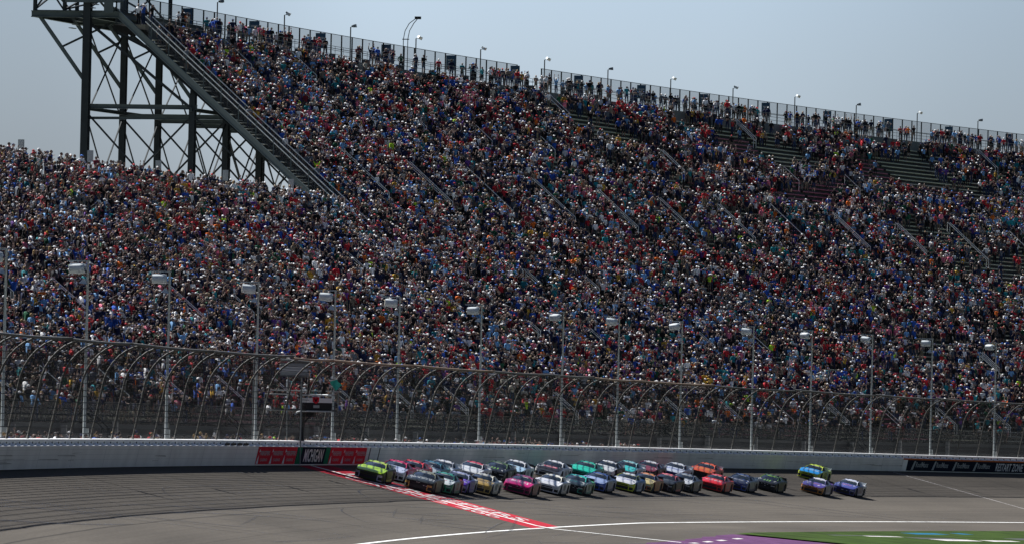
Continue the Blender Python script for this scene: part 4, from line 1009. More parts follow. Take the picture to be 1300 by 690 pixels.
W_ = (.68, .68, .69); K = (.018, .019, .022); NV = (.012, .02, .07); GY = (.16, .17, .18)
def liv(label, hood, roof, side, nose=None, acc=None, quarter=None, **kw):
    return dict(label=label, hood=hood, roof=roof, side=side, nose=nose or side, acc=acc or W_, quarter=quarter or side, **kw)
LIME = (.38, .60, .03); RED = (.55, .02, .025); TEAL = (.015, .30, .27); MINT = (.02, .52, .36)
CARS = [
 (1, 189.6, 4.5, liv('lime green and black stock car leading at the finish line nearest the wall', LIME, (.42, .55, .06), (.06, .09, .02), nose=(.05, .07, .02), acc=(.38, .38, .45), quarter=K, g='small', gc=(.06, .09, .02), sc=(.30, .42, .05))),
 (2, 198.8, 4.3, liv('stock car with crimson roof and white blue hood directly behind the lime leader', (.55, .60, .75), (.60, .02, .10), (.50, .03, .09), nose=W_, g='small', gc=(.05, .1, .4))),
 (3, 205.3, 4.3, liv('stock car with bright red roof and dark hood, third in the wall lane', (.10, .02, .025), (.66, .03, .04), RED, nose=K)),
 (4, 192.6, 7.3, liv('black stock car with gold trim and white hood lettering leading the inside lane', (.03, .035, .035), (.20, .20, .12), (.20, .16, .10), nose=K, acc=(.45, .28, .08), quarter=(.16, .15, .13), g='words', gc=(.66, .68, .66), sc=(.40, .36, .28), lamp=(.4, .26, .08))),
 (5, 211.2, 4.5, liv('dark teal blue roofed stock car fourth in the wall lane', (.35, .40, .42), (.03, .13, .18), (.03, .16, .18), nose=K)),
 (6, 197.9, 7.7, liv('green stock car with white hood right behind the black and gold car', (.62, .66, .64), (.02, .22, .14), (.30, .30, .30), nose=(.01, .20, .10), acc=(.02, .25, .14), quarter=(.45, .05, .05), g='tail', gc=(.01, .20, .11), g2=(.5, .05, .05), sc=(.6, .12, .10), pillar=(.02, .24, .15))),
 (7, 217.6, 4.2, liv('white roofed stock car with pale hood fifth in the wall lane', (.50, .55, .60), W_, (.55, .57, .6), nose=K, g='small', gc=NV)),
 (8, 204.5, 7.6, liv('purple stock car with silver roof third in the inside lane', (.13, .05, .42), (.30, .32, .45), (.12, .05, .38), nose=(.12, .05, .38), acc=(.3, .3, .34), quarter=(.5, .5, .52), g='small', gc=(.7, .7, .7), sc=(.6, .6, .6))),
 (9, 227.1, 4.6, liv('white stock car with red roof stripe sixth in the wall lane', (.66, .68, .69), (.55, .03, .05), W_, nose=W_, g='small', gc=(.1, .2, .3), pillar=W_)),
 (10, 211.4, 8.1, liv('gold and black stock car with white side panels in the inside lane', (.38, .25, .06), (.50, .48, .40), (.58, .60, .58), nose=(.36, .24, .06), acc=(.40, .28, .08), g='words', gc=(.04, .035, .03), sc=(.05, .2, .2), lamp=(.3, .2, .05))),
 (11, 237.4, 4.5, liv('very dark stock car with lime roof edge and green claw marks in the wall lane', K, (.07, .11, .05), K, nose=K, acc=K, g='claw', gc=(.28, .60, .08), pillar=(.10, .2, .06))),
 (12, 246.5, 4.1, liv('white stock car with sky blue hood beside the concrete wall', (.42, .60, .74), W_, W_, nose=K, g='small', gc=W_)),
 (13, 224.7, 8.6, liv('crimson magenta stock car with white hood lettering in the inside lane', (.42, .008, .12), (.16, .01, .06), (.26, .10, .11), nose=(.34, .006, .10), acc=(.30, .01, .09), quarter=(.20, .10, .09), g='words', gc=(.72, .70, .72), sc=(.42, .26, .24), lamp=(.14, .01, .05))),
 (14, 261.4, 4.1, liv('dark hooded stock car with a pink oval on its hood and white roof', (.03, .03, .035), W_, (.6, .6, .6), nose=W_, g='oval', gc=(.66, .10, .14), g2=W_)),
 (15, 237.8, 8.4, liv('plain white stock car right behind the crimson one', (.66, .66, .67), (.60, .58, .50), (.58, .59, .60), nose=(.64, .64, .65), acc=(.6, .6, .62), g='small', gc=(.15, .15, .35), sc=(.16, .17, .2))),
 (16, 247.3, 8.5, liv('teal roofed black stock car with white and green sides', (.03, .045, .05), (.02, .33, .28), (.40, .46, .42), nose=K, acc=(.02, .25, .17), quarter=(.05, .26, .14), g='tail', gc=(.32, .35, .35), g2=TEAL, sc=(.05, .30, .16))),
 (17, 273.5, 4.2, liv('mint green stock car in the wall lane', MINT, (.03, .40, .28), (.03, .36, .26), nose=MINT, acc=K, g='small', gc=(.02, .3, .2))),
 (18, 259.8, 7.8, liv('royal blue stock car with pale blue hood in the inside lane', (.30, .38, .58), (.03, .07, .22), (.30, .34, .40), nose=(.03, .09, .45), acc=(.03, .08, .4), quarter=(.1, .15, .3), g='tail', gc=(.03, .10, .48), g2=W_, sc=(.5, .5, .5))),
 (19, 283.2, 3.9, liv('white stock car with black sides between the mint and the aqua hooded ones', (.60, .62, .63), W_, K, nose=W_, g='small', gc=(.2, .2, .22), pillar=K)),
 (20, 270.6, 8.0, liv('white hooded stock car with neon yellow nose and blue sides', (.68, .68, .70), (.55, .57, .60), (.03, .12, .34), nose=(.50, .56, .02), acc=(.55, .60, .03), quarter=(.04, .16, .40), g='small', gc=(.1, .1, .5), sc=(.3, .42, .5), pillar=(.5, .55, .08))),
 (21, 291.2, 3.9, liv('white stock car with aqua hood stripe and pale teal roof', (.05, .50, .48), (.25, .50, .52), W_, nose=W_, g='panel', gc=(.60, .64, .64))),
 (22, 278.4, 7.9, liv('cream and orange stock car with an orange roof', (.58, .48, .22), (.60, .22, .05), (.45, .14, .05), nose=(.50, .40, .16), acc=(.4, .1, .05), quarter=(.30, .08, .05), g='small', gc=(.4, .2, .03), sc=(.5, .36, .2), pillar=(.05, .09, .2))),
 (23, 299.8, 3.8, liv('dark stock car with white roof and red hood stripe in the wall lane', (.20, .04, .06), (.60, .60, .62), (.06, .04, .05), nose=K, g='panel', gc=(.42, .10, .12), pillar=(.3, .02, .05))),
 (24, 285.9, 8.1, liv('black stock car with coral red roof in the inside lane', (.035, .04, .045), (.58, .10, .10), (.07, .06, .06), nose=K, acc=(.1, .1, .11), g='small', gc=(.25, .3, .3), sc=(.30, .20, .18))),
 (25, 307.9, 4.3, liv('white stock car with blue patterned hood just left of the orange red one', (.50, .54, .62), (.58, .60, .63), (.52, .54, .56), nose=(.05, .08, .3), g='words', gc=(.04, .08, .38))),
 (26, 293.6, 8.0, liv('black stock car with white hood and dark roof in the inside lane', (.60, .62, .64), (.14, .16, .18), (.14, .11, .11), nose=K, acc=(.1, .1, .1), g='panel', gc=(.66, .66, .66), g2=K, sc=(.4, .34, .33), pillar=W_)),
 (27, 320.3, 4.2, liv('orange red stock car with yellow hood markings behind the bright red one', (.58, .09, .03), (.66, .10, .03), (.55, .06, .03), nose=(.06, .03, .02), acc=(.2, .05, .03), g='words', gc=(.66, .40, .06))),
 (28, 305.3, 8.2, liv('bright red stock car with white lettering across its hood', (.62, .015, .02), (.66, .06, .05), (.50, .03, .03), nose=(.58, .012, .018), acc=(.5, .02, .02), quarter=(.40, .03, .03), g='words', gc=(.72, .64, .62), sc=(.45, .42, .36), lamp=(.08, .01, .01))),
 (29, 316.2, 8.0, liv('navy blue stock car with bright blue front corner running behind the red one', (.03, .035, .06), (.04, .06, .14), (.15, .18, .20), nose=(.02, .05, .22), acc=(.02, .08, .4), quarter=(.06, .09, .12), g='tail', gc=(.03, .09, .42), g2=W_, sc=(.36, .42, .34))),
 (30, 327.3, 8.1, liv('black stock car with lime roof stripe and green claw marks, inside lane', K, (.05, .08, .04), (.03, .045, .03), nose=K, acc=K, g='claw', gc=(.30, .62, .10), sc=(.10, .16, .07), pillar=(.25, .5, .06), strip=(.3, .55, .08))),
 (31, 362.8, 4.1, liv('neon yellow stock car with bright blue hood running alone beside the wall', (.02, .26, .62), (.50, .62, .05), (.30, .42, .06), nose=(.50, .60, .03), acc=(.55, .62, .03), quarter=(.30, .40, .06), g='words', gc=(.6, .68, .72), sc=(.1, .14, .05), pillar=(.52, .62, .04))),
 (32, 341.1, 9.2, liv('purple stock car with orange nose trim and white hood flash', (.06, .045, .20), (.45, .45, .50), (.22, .20, .24), nose=(.42, .16, .03), acc=(.50, .20, .03), quarter=(.09, .05, .2), g='panel', gc=(.52, .50, .56), g2=(.5, .18, .03), sc=(.45, .45, .40), pillar=(.05, .04, .15))),
 (33, 352.2, 9.6, liv('blue stock car sprinkled with white stars and a red hood patch, last in line', (.05, .06, .22), (.40, .42, .50), (.10, .10, .2), nose=(.02, .025, .16), acc=(.05, .06, .2), quarter=(.40, .40, .42), g='stars', gc=(.66, .62, .68), g2=(.5, .06, .08), sc=(.5, .35, .3))),
]
for num, s, i, L in CARS: make_car(num, s, i, L)
# ------------------------------------------------------------------ people
SK, SHR, PNT, SHN, HAT, SHO = range(6)
def inst_mat(name, attr, rough=.8):
    m = bpy.data.materials.new(name); m.use_nodes = True; n = m.node_tree; b = n.nodes['Principled BSDF']; b.inputs['Roughness'].default_value = rough
    b.inputs['Specular IOR Level'].default_value = .25
    a = n.nodes.new('ShaderNodeAttribute'); a.attribute_type = 'INSTANCER'; a.attribute_name = attr
    n.links.new(a.outputs['Color'], b.inputs['Base Color']); return m
PM = [inst_mat('skin_tone', 'skin', .6), inst_mat('shirt_cloth', 'shirt'), inst_mat('trouser_cloth', 'pants'), inst_mat('lower_leg', 'shin'), inst_mat('hat_or_hair', 'hat'), pmat('shoe', (.05, .05, .05), .7)]
def skin_body(J, E, seg_mat, face_dir=0.0, head=None, hat='cap', hands=(), mats=PM, name='person', sub=1):
    """J: {name:(pos, radius)}, E: [(a,b,material)]; one skinned surface, then head and fingers added to the same mesh"""
    names = list(J); idx = {n: i for i, n in enumerate(names)}
    me = bpy.data.meshes.new('bones'); me.from_pydata([J[n][0] for n in names], [(idx[a], idx[b]) for a, b, _ in E], [])
    ob = bpy.data.objects.new('bones', me); C.objects.link(ob)
    md = ob.modifiers.new('skin', 'SKIN'); md.use_smooth_shade = True
    for i, n in enumerate(names):
        r = J[n][1]; me.skin_vertices[0].data[i].radius = (r, r); me.skin_vertices[0].data[i].use_root = (i == 0)
    if sub: sb = ob.modifiers.new('sub', 'SUBSURF'); sb.levels = sub; sb.render_levels = sub
    dg = bpy.context.evaluated_depsgraph_get(); ev = ob.evaluated_get(dg); em = ev.to_mesh()
    V = np.array([v.co[:] for v in em.vertices]); F = [tuple(p.vertices) for p in em.polygons]; ev.to_mesh_clear()
    bpy.data.objects.remove(ob); bpy.data.meshes.remove(me)
    segs = [(np.array(J[a][0]), np.array(J[b][0]), m_) for a, b, m_ in E]
    mt = []
    for f in F:
        c = V[list(f)].mean(0); best = None
        for a, b, m_ in segs:
            ab = b-a; t = np.clip(np.dot(c-a, ab)/max(np.dot(ab, ab), 1e-9), 0, 1); d = np.linalg.norm(c-a-ab*t)
            if best is None or d < best[0]: best = (d, m_)
        mt.append(best[1])
    # flatten the trunk front to back
    tr = (V[:, 2] > J['pelvis'][0][2]-.15) & (V[:, 2] < J['neck'][0][2]-.02) & (np.abs(V[:, 1]) < .21)
    cx = J['chest'][0][0]
    V[tr, 0] = cx+(V[tr, 0]-cx)*.78
    V = list(map(tuple, V))
    def ell(c, r, n=8, rings=6, m_=SK, zmin=-1, zmax=1, bill=None):
        k0 = len(V); c = Vector(c)
        for i in range(rings+1):
            th = -math.pi/2+math.pi*i/rings
            for j in range(n):
                ph = 2*math.pi*j/n; V.append((c.x+r[0]*math.cos(th)*math.cos(ph), c.y+r[1]*math.cos(th)*math.sin(ph), c.z+r[2]*math.sin(th)))
        for i in range(rings):
            for j in range(n): F.append((k0+i*n+j, k0+i*n+(j+1) % n, k0+(i+1)*n+(j+1) % n, k0+(i+1)*n+j)); mt.append(m_)
    def prism(pts8, m_):
        k0 = len(V); V.extend(tuple(p) for p in pts8)
        for f in ((3, 2, 1, 0), (4, 5, 6, 7), (0, 1, 5, 4), (1, 2, 6, 5), (2, 3, 7, 6), (3, 0, 4, 7)): F.append(tuple(k0+q for q in f)); mt.append(m_)
    h = Vector(head)
    Rz = Matrix.Rotation(face_dir, 3, 'Z')
    ell(h, (.098, .076, .118), 10, 8)
    def hp(x, y, z): return h+Rz @ Vector((x, y, z))
    prism([hp(.085, -.015, -.03), hp(.125, -.012, -.028), hp(.125, .012, -.028), hp(.085, .015, -.03), hp(.085, -.008, .02), hp(.098, -.006, .02), hp(.098, .006, .02), hp(.085, .008, .02)], SK)   # nose
    for yy in (-.03, .03): prism([hp(.088, yy-.012, .008), hp(.098, yy-.01, .008), hp(.098, yy+.01, .008), hp(.088, yy+.012, .008), hp(.086, yy-.012, .024), hp(.094, yy-.01, .024), hp(.094, yy+.01, .024), hp(.086, yy+.012, .024)], SHO)   # eyes
    prism([hp(.085, -.022, -.062), hp(.097, -.02, -.062), hp(.097, .02, -.062), hp(.085, .022, -.062), hp(.085, -.022, -.052), hp(.098, -.02, -.052), hp(.098, .02, -.052), hp(.085, .022, -.052)], HAT)  # mouth shadow
    for yy in (-.078, .078): ell(hp(-.005, yy, -.005), (.018, .010, .028), 6, 4)
    off = Rz @ Vector((-.012, 0, 0))
    if hat == 'cap':
        ell(h+off+Vector((0, 0, .045)), (.106, .086, .088), 10, 6, HAT)
        prism([hp(.06, -.07, .055), hp(.185, -.05, .035), hp(.185, .05, .035), hp(.06, .07, .055), hp(.06, -.07, .07), hp(.185, -.05, .045), hp(.185, .05, .045), hp(.06, .07, .07)], HAT)
    elif hat == 'sun':
        ell(h+off+Vector((0, 0, .05)), (.105, .088, .09), 10, 6, HAT); ell(h+Vector((0, 0, .055)), (.20, .19, .016), 12, 4, HAT)
    elif hat == 'long':
        ell(h+Rz @ Vector((-.022, 0, .025)), (.102, .090, .112), 10, 6, HAT); ell(h+Rz @ Vector((-.06, 0, -.10)), (.06, .085, .16), 8, 6, HAT)
    else:
        ell(h+Rz @ Vector((-.02, 0, .022)), (.100, .084, .108), 10, 6, HAT)
    for (p, q, curl) in hands:     # p wrist, q hand centre: palm then fingers
        p = Vector(p); q = Vector(q); d = (q-p).normalized(); up = Vector((0, 0, 1)) if abs(d.z) < .85 else Vector((1, 0, 0))
        x = d.cross(up).normalized(); y = x.cross(d).normalized()
        def bar(a, b, r0, r1):
            a_, b_ = Vector(a), Vector(b)
            prism([a_-x*r0-y*r0*.8, a_+x*r0-y*r0*.8, a_+x*r0+y*r0*.8, a_-x*r0+y*r0*.8, b_-x*r1-y*r1*.8, b_+x*r1-y*r1*.8, b_+x*r1+y*r1*.8, b_-x*r1+y*r1*.8], SK)
        prism([q-x*.03-y*.013-d*.04, q+x*.03-y*.013-d*.04, q+x*.03+y*.013-d*.04, q-x*.03+y*.013-d*.04, q-x*.042-y*.012+d*.045, q+x*.042-y*.012+d*.045, q+x*.042+y*.012+d*.045, q-x*.042+y*.012+d*.045], SK)
        for j, L_ in enumerate((.055, .066, .062, .048)):
            a = q+d*.045+x*(-.031+j*.021); b = a+d*L_*.55-y*curl*.02; c = b+d*L_*.5-y*curl*.05
            bar(a, b, .009, .008); bar(b, c, .008, .0065)
        a = q-x*.035-d*.01; b = a-x*.035+d*.03; bar(a, b, .011, .009); bar(b, b+d*.03-x*.008, .009, .007)
    out_ = bpy.data.meshes.new(name); out_.from_pydata([tuple(v) for v in V], [], F)
    for m_ in mats: out_.materials.append(m_)
    out_.polygons.foreach_set('material_index', mt); out_.polygons.foreach_set('use_smooth', [True]*len(F)); out_.update()
    return out_
def person_mesh(pose, hat, slim=False, lean=0.0, sit=False, look=0.0, extra=None):
    k = .9 if slim else 1.0
    J = {'pelvis': ((0, 0, .95), .135*k), 'waist': ((.01+lean*.2, 0, 1.12), .125*k), 'chest': ((.0+lean*.5, 0, 1.34), .165*k), 'neck': ((.0+lean*.8, 0, 1.51), .055)}
    E = [('pelvis', 'waist', SHR), ('waist', 'chest', SHR), ('chest', 'neck', SHR)]
    for sg, t in ((1, 'l'), (-1, 'r')):
        J['hip'+t] = ((0, sg*.09, .88), .105*k); J['knee'+t] = ((.03+(.03 if sg > 0 else -.02), sg*.11, .50), .066*k); J['ankle'+t] = ((-.01, sg*.115, .10), .045); J['toe'+t] = ((.15, sg*.13, .04), .036)
        E += [('pelvis', 'hip'+t, PNT), ('hip'+t, 'knee'+t, PNT), ('knee'+t, 'ankle'+t, SHN), ('ankle'+t, 'toe'+t, SHO)]
    lx = lean*.5
    arm = {'down': ((.0, .25, 1.14), (.06, .25, .90)), 'phone': ((.16, .25, 1.22), (.30, .10, 1.52)), 'up': ((.03, .30, 1.66), (.05, .26, 1.92)),
           'shade': ((.12, .30, 1.36), (.14, .08, 1.64)), 'cross': ((.10, .24, 1.16), (.24, -.04, 1.22)), 'point': ((.20, .26, 1.36), (.45, .24, 1.46)), 'hip': ((-.05, .36, 1.20), (.02, .20, 1.02))}
    hands = []
    ends = {}
    for sg, t, ps in ((1, 'l', pose[0]), (-1, 'r', pose[1])):
        e, h = arm[ps]
        if ps == 'cross' and sg < 0: h = (h[0]-.03, h[1], h[2]+.05)
        sh = (lx, sg*.185*k, 1.435); el = (e[0]+lx, sg*e[1]*k, e[2]); wr = (h[0]+lx, sg*h[1], h[2])
        J['sh'+t] = (sh, .072*k); J['el'+t] = (el, .045); J['mid'+t] = tuple((Vector(el)*.75+Vector(wr)*.25)[:]), .042; J['wr'+t] = (wr, .030)
        E += [('chest', 'sh'+t, SHR), ('sh'+t, 'el'+t, SHR), ('el'+t, 'mid'+t, SK), ('mid'+t, 'wr'+t, SK)]
        d = (Vector(wr)-Vector(el)).normalized(); q = Vector(wr)+d*.07; hands.append((wr, tuple(q), .6)); ends[t] = q
    J = {n: (tuple(v[0]), v[1]) for n, v in J.items()}
    me = skin_body(J, E, None, look, (lean*.8+.02, 0, 1.635), hat, hands)
    return me, ends
POSES = [(('down', 'down'), 'arms down'), (('phone', 'phone'), 'phone raised'), (('up', 'up'), 'both arms raised'), (('shade', 'down'), 'hand shading eyes'),
         (('cross', 'cross'), 'arms crossed'), (('point', 'down'), 'one arm pointing'), (('phone', 'down'), 'one hand at chin'), (('hip', 'hip'), 'hands on hips')]
VAR = []            # (mesh, pose text, hat kind)
hatk = ['cap', 'hair', 'cap', 'long', 'cap', 'sun', 'cap', 'hair']
proto_col = bpy.data.collections.new('crowd_people')
for pi, (ps, pt) in enumerate(POSES):
    for hk in (('cap', 'hair') if pi % 2 == 0 else ('cap', 'long')) + (('sun',) if pi in (0, 4) else ()):
        me, _ = person_mesh(ps, hk, slim=(hk == 'long'), lean=(.04 if pi % 3 == 0 else -.02), look=(.25 if pi % 2 else -.2))
        VAR.append((me, pt, hk))
for me, pt, hk in VAR:
    o = bpy.data.objects.new('person', me); proto_col.objects.link(o)
SHIRTS = [('navy', (.007, .012, .045), 25), ('black', (.005, .005, .007), 26), ('charcoal', (.02, .022, .027), 11), ('grey', (.12, .135, .16), 8), ('white', (.78, .79, .80), 12), ('red', (.44, .02, .03), 10),
          ('dark red', (.16, .015, .025), 5), ('sky blue', (.16, .34, .60), 7), ('royal blue', (.02, .08, .38), 6.5), ('teal', (.015, .22, .26), 5), ('neon yellow', (.50, .80, .04), .9), ('orange', (.75, .16, .02), 2.2),
          ('pink', (.62, .16, .24), 2.4), ('dark green', (.015, .09, .045), 3), ('mustard', (.50, .30, .04), 1.6), ('tan', (.22, .18, .14), 2), ('purple', (.10, .035, .20), 2.5), ('cream', (.50, .46, .38), 1.5)]
sw = np.array([q[2] for q in SHIRTS]); sw = sw/sw.sum(); scol = np.array([q[1] for q in SHIRTS])
CAPS = [('white', (.72, .72, .72), 3), ('black', (.012, .012, .013), 5), ('red', (.38, .02, .03), 1.6), ('navy', (.015, .025, .09), 2), ('blue', (.04, .14, .45), 1), ('tan', (.26, .21, .15), 1), ('grey', (.22, .22, .22), 1.4)]
HAIR = [('brown', (.05, .028, .016), 4), ('black', (.012, .010, .009), 3), ('blond', (.30, .20, .09), 2), ('grey', (.26, .25, .24), 1.5)]
PANTS = [('blue jeans', (.025, .042, .095), 6), ('black', (.010, .010, .012), 5), ('khaki', (.17, .145, .105), 2.5), ('grey', (.06, .063, .068), 3)]
SKIN = [(.23, .15, .125), (.28, .19, .16), (.19, .12, .095), (.08, .05, .04), (.33, .235, .20)]

def vnoise(x, y, seed):
    r_ = np.random.default_rng(seed); G = r_.random((64, 64)); xi = np.floor(x).astype(int); yi = np.floor(y).astype(int); fx = x-xi; fy = y-yi
    fx = fx*fx*(3-2*fx); fy = fy*fy*(3-2*fy); g = lambda a, b: G[a % 64, b % 64]
    return (g(xi, yi)*(1-fx)+g(xi+1, yi)*fx)*(1-fy)+(g(xi, yi+1)*(1-fx)+g(xi+1, yi+1)*fx)*fy
PS, PO, PZ, PR = [], [], [], []
def add_row(s, o, z, row): PS.append(s); PO.append(o); PZ.append(z); PR.append(np.full(len(s), row))
ais = np.array(AISLES)+.45
HOLES = [(450, 42, 12, 1.6), (456, 40.3, 9, 1.2), (437, 42.8, 7, 1), (502, 41, 20, 1.9), (546, 40, 24, 2.4), (549, 42, 14, 1), (457, 35, 9, 1.2), (495, 35.5, 12, 1.5), (530, 32.5, 14, 1.4), (563, 38.5, 11, 1.2), (486, 18, 13, 1.1), (578, 34, 12, 1.5), (515, 37.5, 10, 1.0), (478, 38.6, 12, .9), (460, 18.3, 9, .9)]
for r, (o, zfn, up) in enumerate(ROWS):
    s = np.arange((SE+2.6) if up else GS0+4, GS1-2, .50); s = s+rng.uniform(-.12, .12, len(s))
    near = np.min(np.abs(s[:, None]-ais[None, :]), axis=1)
    keep = near > .75
    nz_ = vnoise(s/23.0, np.full(len(s), r/4.2), 3); nf = vnoise(s/5.0, np.full(len(s), r/1.7), 5)
    base = np.interp(s, [100, 330, 430, 600], [.58, .56, .48, .43]) - (.10 if up else 0)*0
    thr = np.interp(s, [100, 330, 430, 600], [.02, .06, .20, .26])
    dens = base*np.clip((nz_*.65+nf*.35-thr)*9, .10, 1)*np.clip(.35+1.5*vnoise(s/2.3, np.full(len(s), r/1.3), 17), .3, 1.25)
    if r == 0: dens = dens*.42
    elif r < 7: dens = dens*.50
    elif r < 10: dens = dens*.85
    for (hs_, ho, rs_, ro_) in HOLES:
        dd = ((s-hs_)/rs_)**2+((o-ho)/ro_)**2; dens = np.where(dd < 1, dens*np.clip(dd*dd*.9, .03, 1), dens)
    for (ra, oa, ob) in RAILS:
        if oa-2.2 < o < ob: keep &= ~((s > ra-2.6) & (s < ra+.8))
    keep &= rng.random(len(s)) < dens
    s = s[keep]; z = np.array([zfn(q) for q in s])
    add_row(s, o+.10+rng.uniform(-.03, .05, len(s)), z, r)
s = np.arange(SE+1, 655, .62); cl = vnoise(s/3.5, s*0+.5, 8)
k_ = rng.random(len(s)) < np.clip((cl-.36)*3.2, .04, .95); s = s[k_]; add_row(s, OT+.45+rng.uniform(0, 1.7, len(s)), np.full(len(s), UW), 90)
s = np.arange(GS0+4, SE-1, .6); s = s[rng.random(len(s)) < .62]; add_row(s, OM+rng.uniform(.3, 1.1, len(s)), np.full(len(s), 20.0), 91)
s = rng.uniform(60, 330, 240); oo = rng.uniform(2.2, 5.8, 240); add_row(s, oo, zb(s)+.02, 92)
s = np.array([SE+.5, SE+.9, SE+1.2, SE+.4]); add_row(s, np.array([44.2, 41.9, 36.4, 43.4]), zl(np.array([44.2, 41.9, 36.4, 43.4]))+.06, 93)
PS = np.concatenate(PS); PO = np.concatenate(PO); PZ = np.concatenate(PZ); PR = np.concatenate(PR)
bx, by = base_xy(PS); aa = ang(PS); PX = bx-PO*np.cos(aa); PY = by+PO*np.sin(aa)
u = FPX*PX/PY; v = -FPX*(PZ-CAM_H)/PY+183.62; rr_ = R(1.303)
QX = 650+u*math.cos(rr_)-v*math.sin(rr_); QY = 345+u*math.sin(rr_)+v*math.cos(rr_)
kp = (QX > -45) & (QX < 1345) & (QY < 720) & (QY > -15)
# the pale shirts seen in the photograph at the right-hand side of the first rows etc. come out of the same draw
def sub_(a): return a[kp]
PS, PO, PZ, PR, PX, PY, QX, QY = map(sub_, (PS, PO, PZ, PR, PX, PY, QX, QY))
N = len(PS)
tx = np.clip((235-PS)/(PO+10), -1.6, 1.6)
FACE = -ang(PS)+np.arctan(tx)+rng.normal(0, .38, N)
V_i = rng.choice(len(VAR), N, p=(lambda q: q/q.sum())(np.array([{'arms down': 6, 'phone raised': 2.6, 'both arms raised': .7, 'hand shading eyes': 1.6, 'arms crossed': 4, 'one arm pointing': .8, 'one hand at chin': 3, 'hands on hips': 1.2}[q[1]]*{'cap': 1.5, 'hair': 1, 'long': 1, 'sun': .25}[q[2]] for q in VAR])))
SC = rng.normal(1.02, .055, N).clip(.84, 1.13)
SH_i = rng.choice(len(SHIRTS), N, p=sw)
def pick(L, n): w0 = np.array([q[2] for q in L], float); return rng.choice(len(L), n, p=w0/w0.sum())
CP = pick(CAPS, N); HR = pick(HAIR, N); PN = pick(PANTS, N); SKI = rng.choice(len(SKIN), N, p=[.34, .3, .2, .06, .1]); SHORT = rng.random(N) < .35
cell = (np.floor(PS/7).astype(int)*7919+(PR//4).astype(int)*104729) % 997
pref = np.random.default_rng(4).choice(len(SHIRTS), 997, p=sw); follow = rng.random(N) < .26
SH_i = np.where(follow & (pref[cell] != 10) & (pref[cell] != 11), pref[cell], SH_i)
dk = (PS < 225) & (PO < 27) & (rng.random(N) < np.interp(PS, [110, 225], [.55, .0])); SH_i = np.where(dk, rng.choice([0, 0, 1, 2], N), SH_i)  # left-edge darkening put into shirt colours
jit = rng.uniform(.75, 1.25, (N, 1))
lum = scol.mean(1, keepdims=True); scol = np.clip(lum+(scol-lum)*1.0, .004, .9)
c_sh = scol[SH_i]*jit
iscap = np.array([VAR[q][2] in ('cap', 'sun') for q in V_i])
c_hat = np.where(iscap[:, None], np.array([q[1] for q in CAPS])[CP], np.array([q[1] for q in HAIR])[HR])
c_pn = np.array([q[1] for q in PANTS])[PN]*rng.uniform(.8, 1.2, (N, 1)); c_sk = np.array(SKIN)[SKI]
c_shin = np.where(SHORT[:, None], c_sk, c_pn)
# which people show largest: paint them near to far on a coarse screen
k10 = 1024/1300
dist = np.hypot(PX, PY); order = np.argsort(PO*0+dist-PZ*0); occ = np.zeros((543, 1024), bool); vis = np.zeros(N)
for q in order:
    sc_ = FPX/PY[q]*k10; x0 = QX[q]*k10; y1 = QY[q]*k10; h_ = 1.72*SC[q]*sc_; w2 = .21*sc_
    xa, xb = int(round(x0-w2)), int(round(x0+w2)); ya, yb = int(y1-h_), int(y1)
    xa = max(xa, 0); ya = max(ya, 0); xb = min(xb, 1024); yb = min(yb, 543)
    if xa >= xb or ya >= yb: continue
    blk = occ[ya:yb, xa:xb]; vis[q] = (~blk).sum(); blk[:] = True
vis[PR == 92] *= .4
vis[(PR < 9)] *= .75
IND = np.argsort(-vis)[:300]
ismask = np.zeros(N, bool); ismask[IND] = True
# ---- the mass of the crowd: one object
st = ~ismask
me = bpy.data.meshes.new('crowd'); me.from_pydata(np.stack([PX, PY, PZ], 1)[st].tolist(), [], [])
def fattr(n, a, t='FLOAT'):
    at = me.attributes.new(n, t, 'POINT')
    if t == 'FLOAT_COLOR': at.data.foreach_set('color', np.concatenate([a, np.ones((len(a), 1))], 1).astype(np.float32).ravel())
    else: at.data.foreach_set('value', a)
fattr('rot', FACE[st].astype(np.float32)); fattr('scl', SC[st].astype(np.float32)); fattr('variant', V_i[st].astype(np.int32), 'INT')
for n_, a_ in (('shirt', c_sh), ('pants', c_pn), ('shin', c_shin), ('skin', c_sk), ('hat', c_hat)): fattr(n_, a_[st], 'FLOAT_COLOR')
crowd = bpy.data.objects.new('crowd', me); C.objects.link(crowd)
crowd['kind'] = 'stuff'; crowd['label'] = 'dense crowd of spectators filling both grandstands'; crowd['category'] = 'crowd'
ng = bpy.data.node_groups.new('crowd_nodes', 'GeometryNodeTree')
ng.interface.new_socket('Geometry', in_out='INPUT', socket_type='NodeSocketGeometry'); ng.interface.new_socket('Geometry', in_out='OUTPUT', socket_type='NodeSocketGeometry')
gi_ = ng.nodes.new('NodeGroupInput'); go_ = ng.nodes.new('NodeGroupOutput'); iop = ng.nodes.new('GeometryNodeInstanceOnPoints'); ci = ng.nodes.new('GeometryNodeCollectionInfo')
ci.inputs['Collection'].default_value = proto_col; ci.inputs['Separate Children'].default_value = True; ci.inputs['Reset Children'].default_value = True
def na(n_, t):
    q = ng.nodes.new('GeometryNodeInputNamedAttribute'); q.data_type = t; q.inputs['Name'].default_value = n_; return q.outputs['Attribute']
m2p = ng.nodes.new('GeometryNodeMeshToPoints')
ng.links.new(gi_.outputs[0], m2p.inputs['Mesh']); ng.links.new(m2p.outputs[0], iop.inputs['Points']); ng.links.new(ci.outputs[0], iop.inputs['Instance']); iop.inputs['Pick Instance'].default_value = True
ng.links.new(na('variant', 'INT'), iop.inputs['Instance Index'])
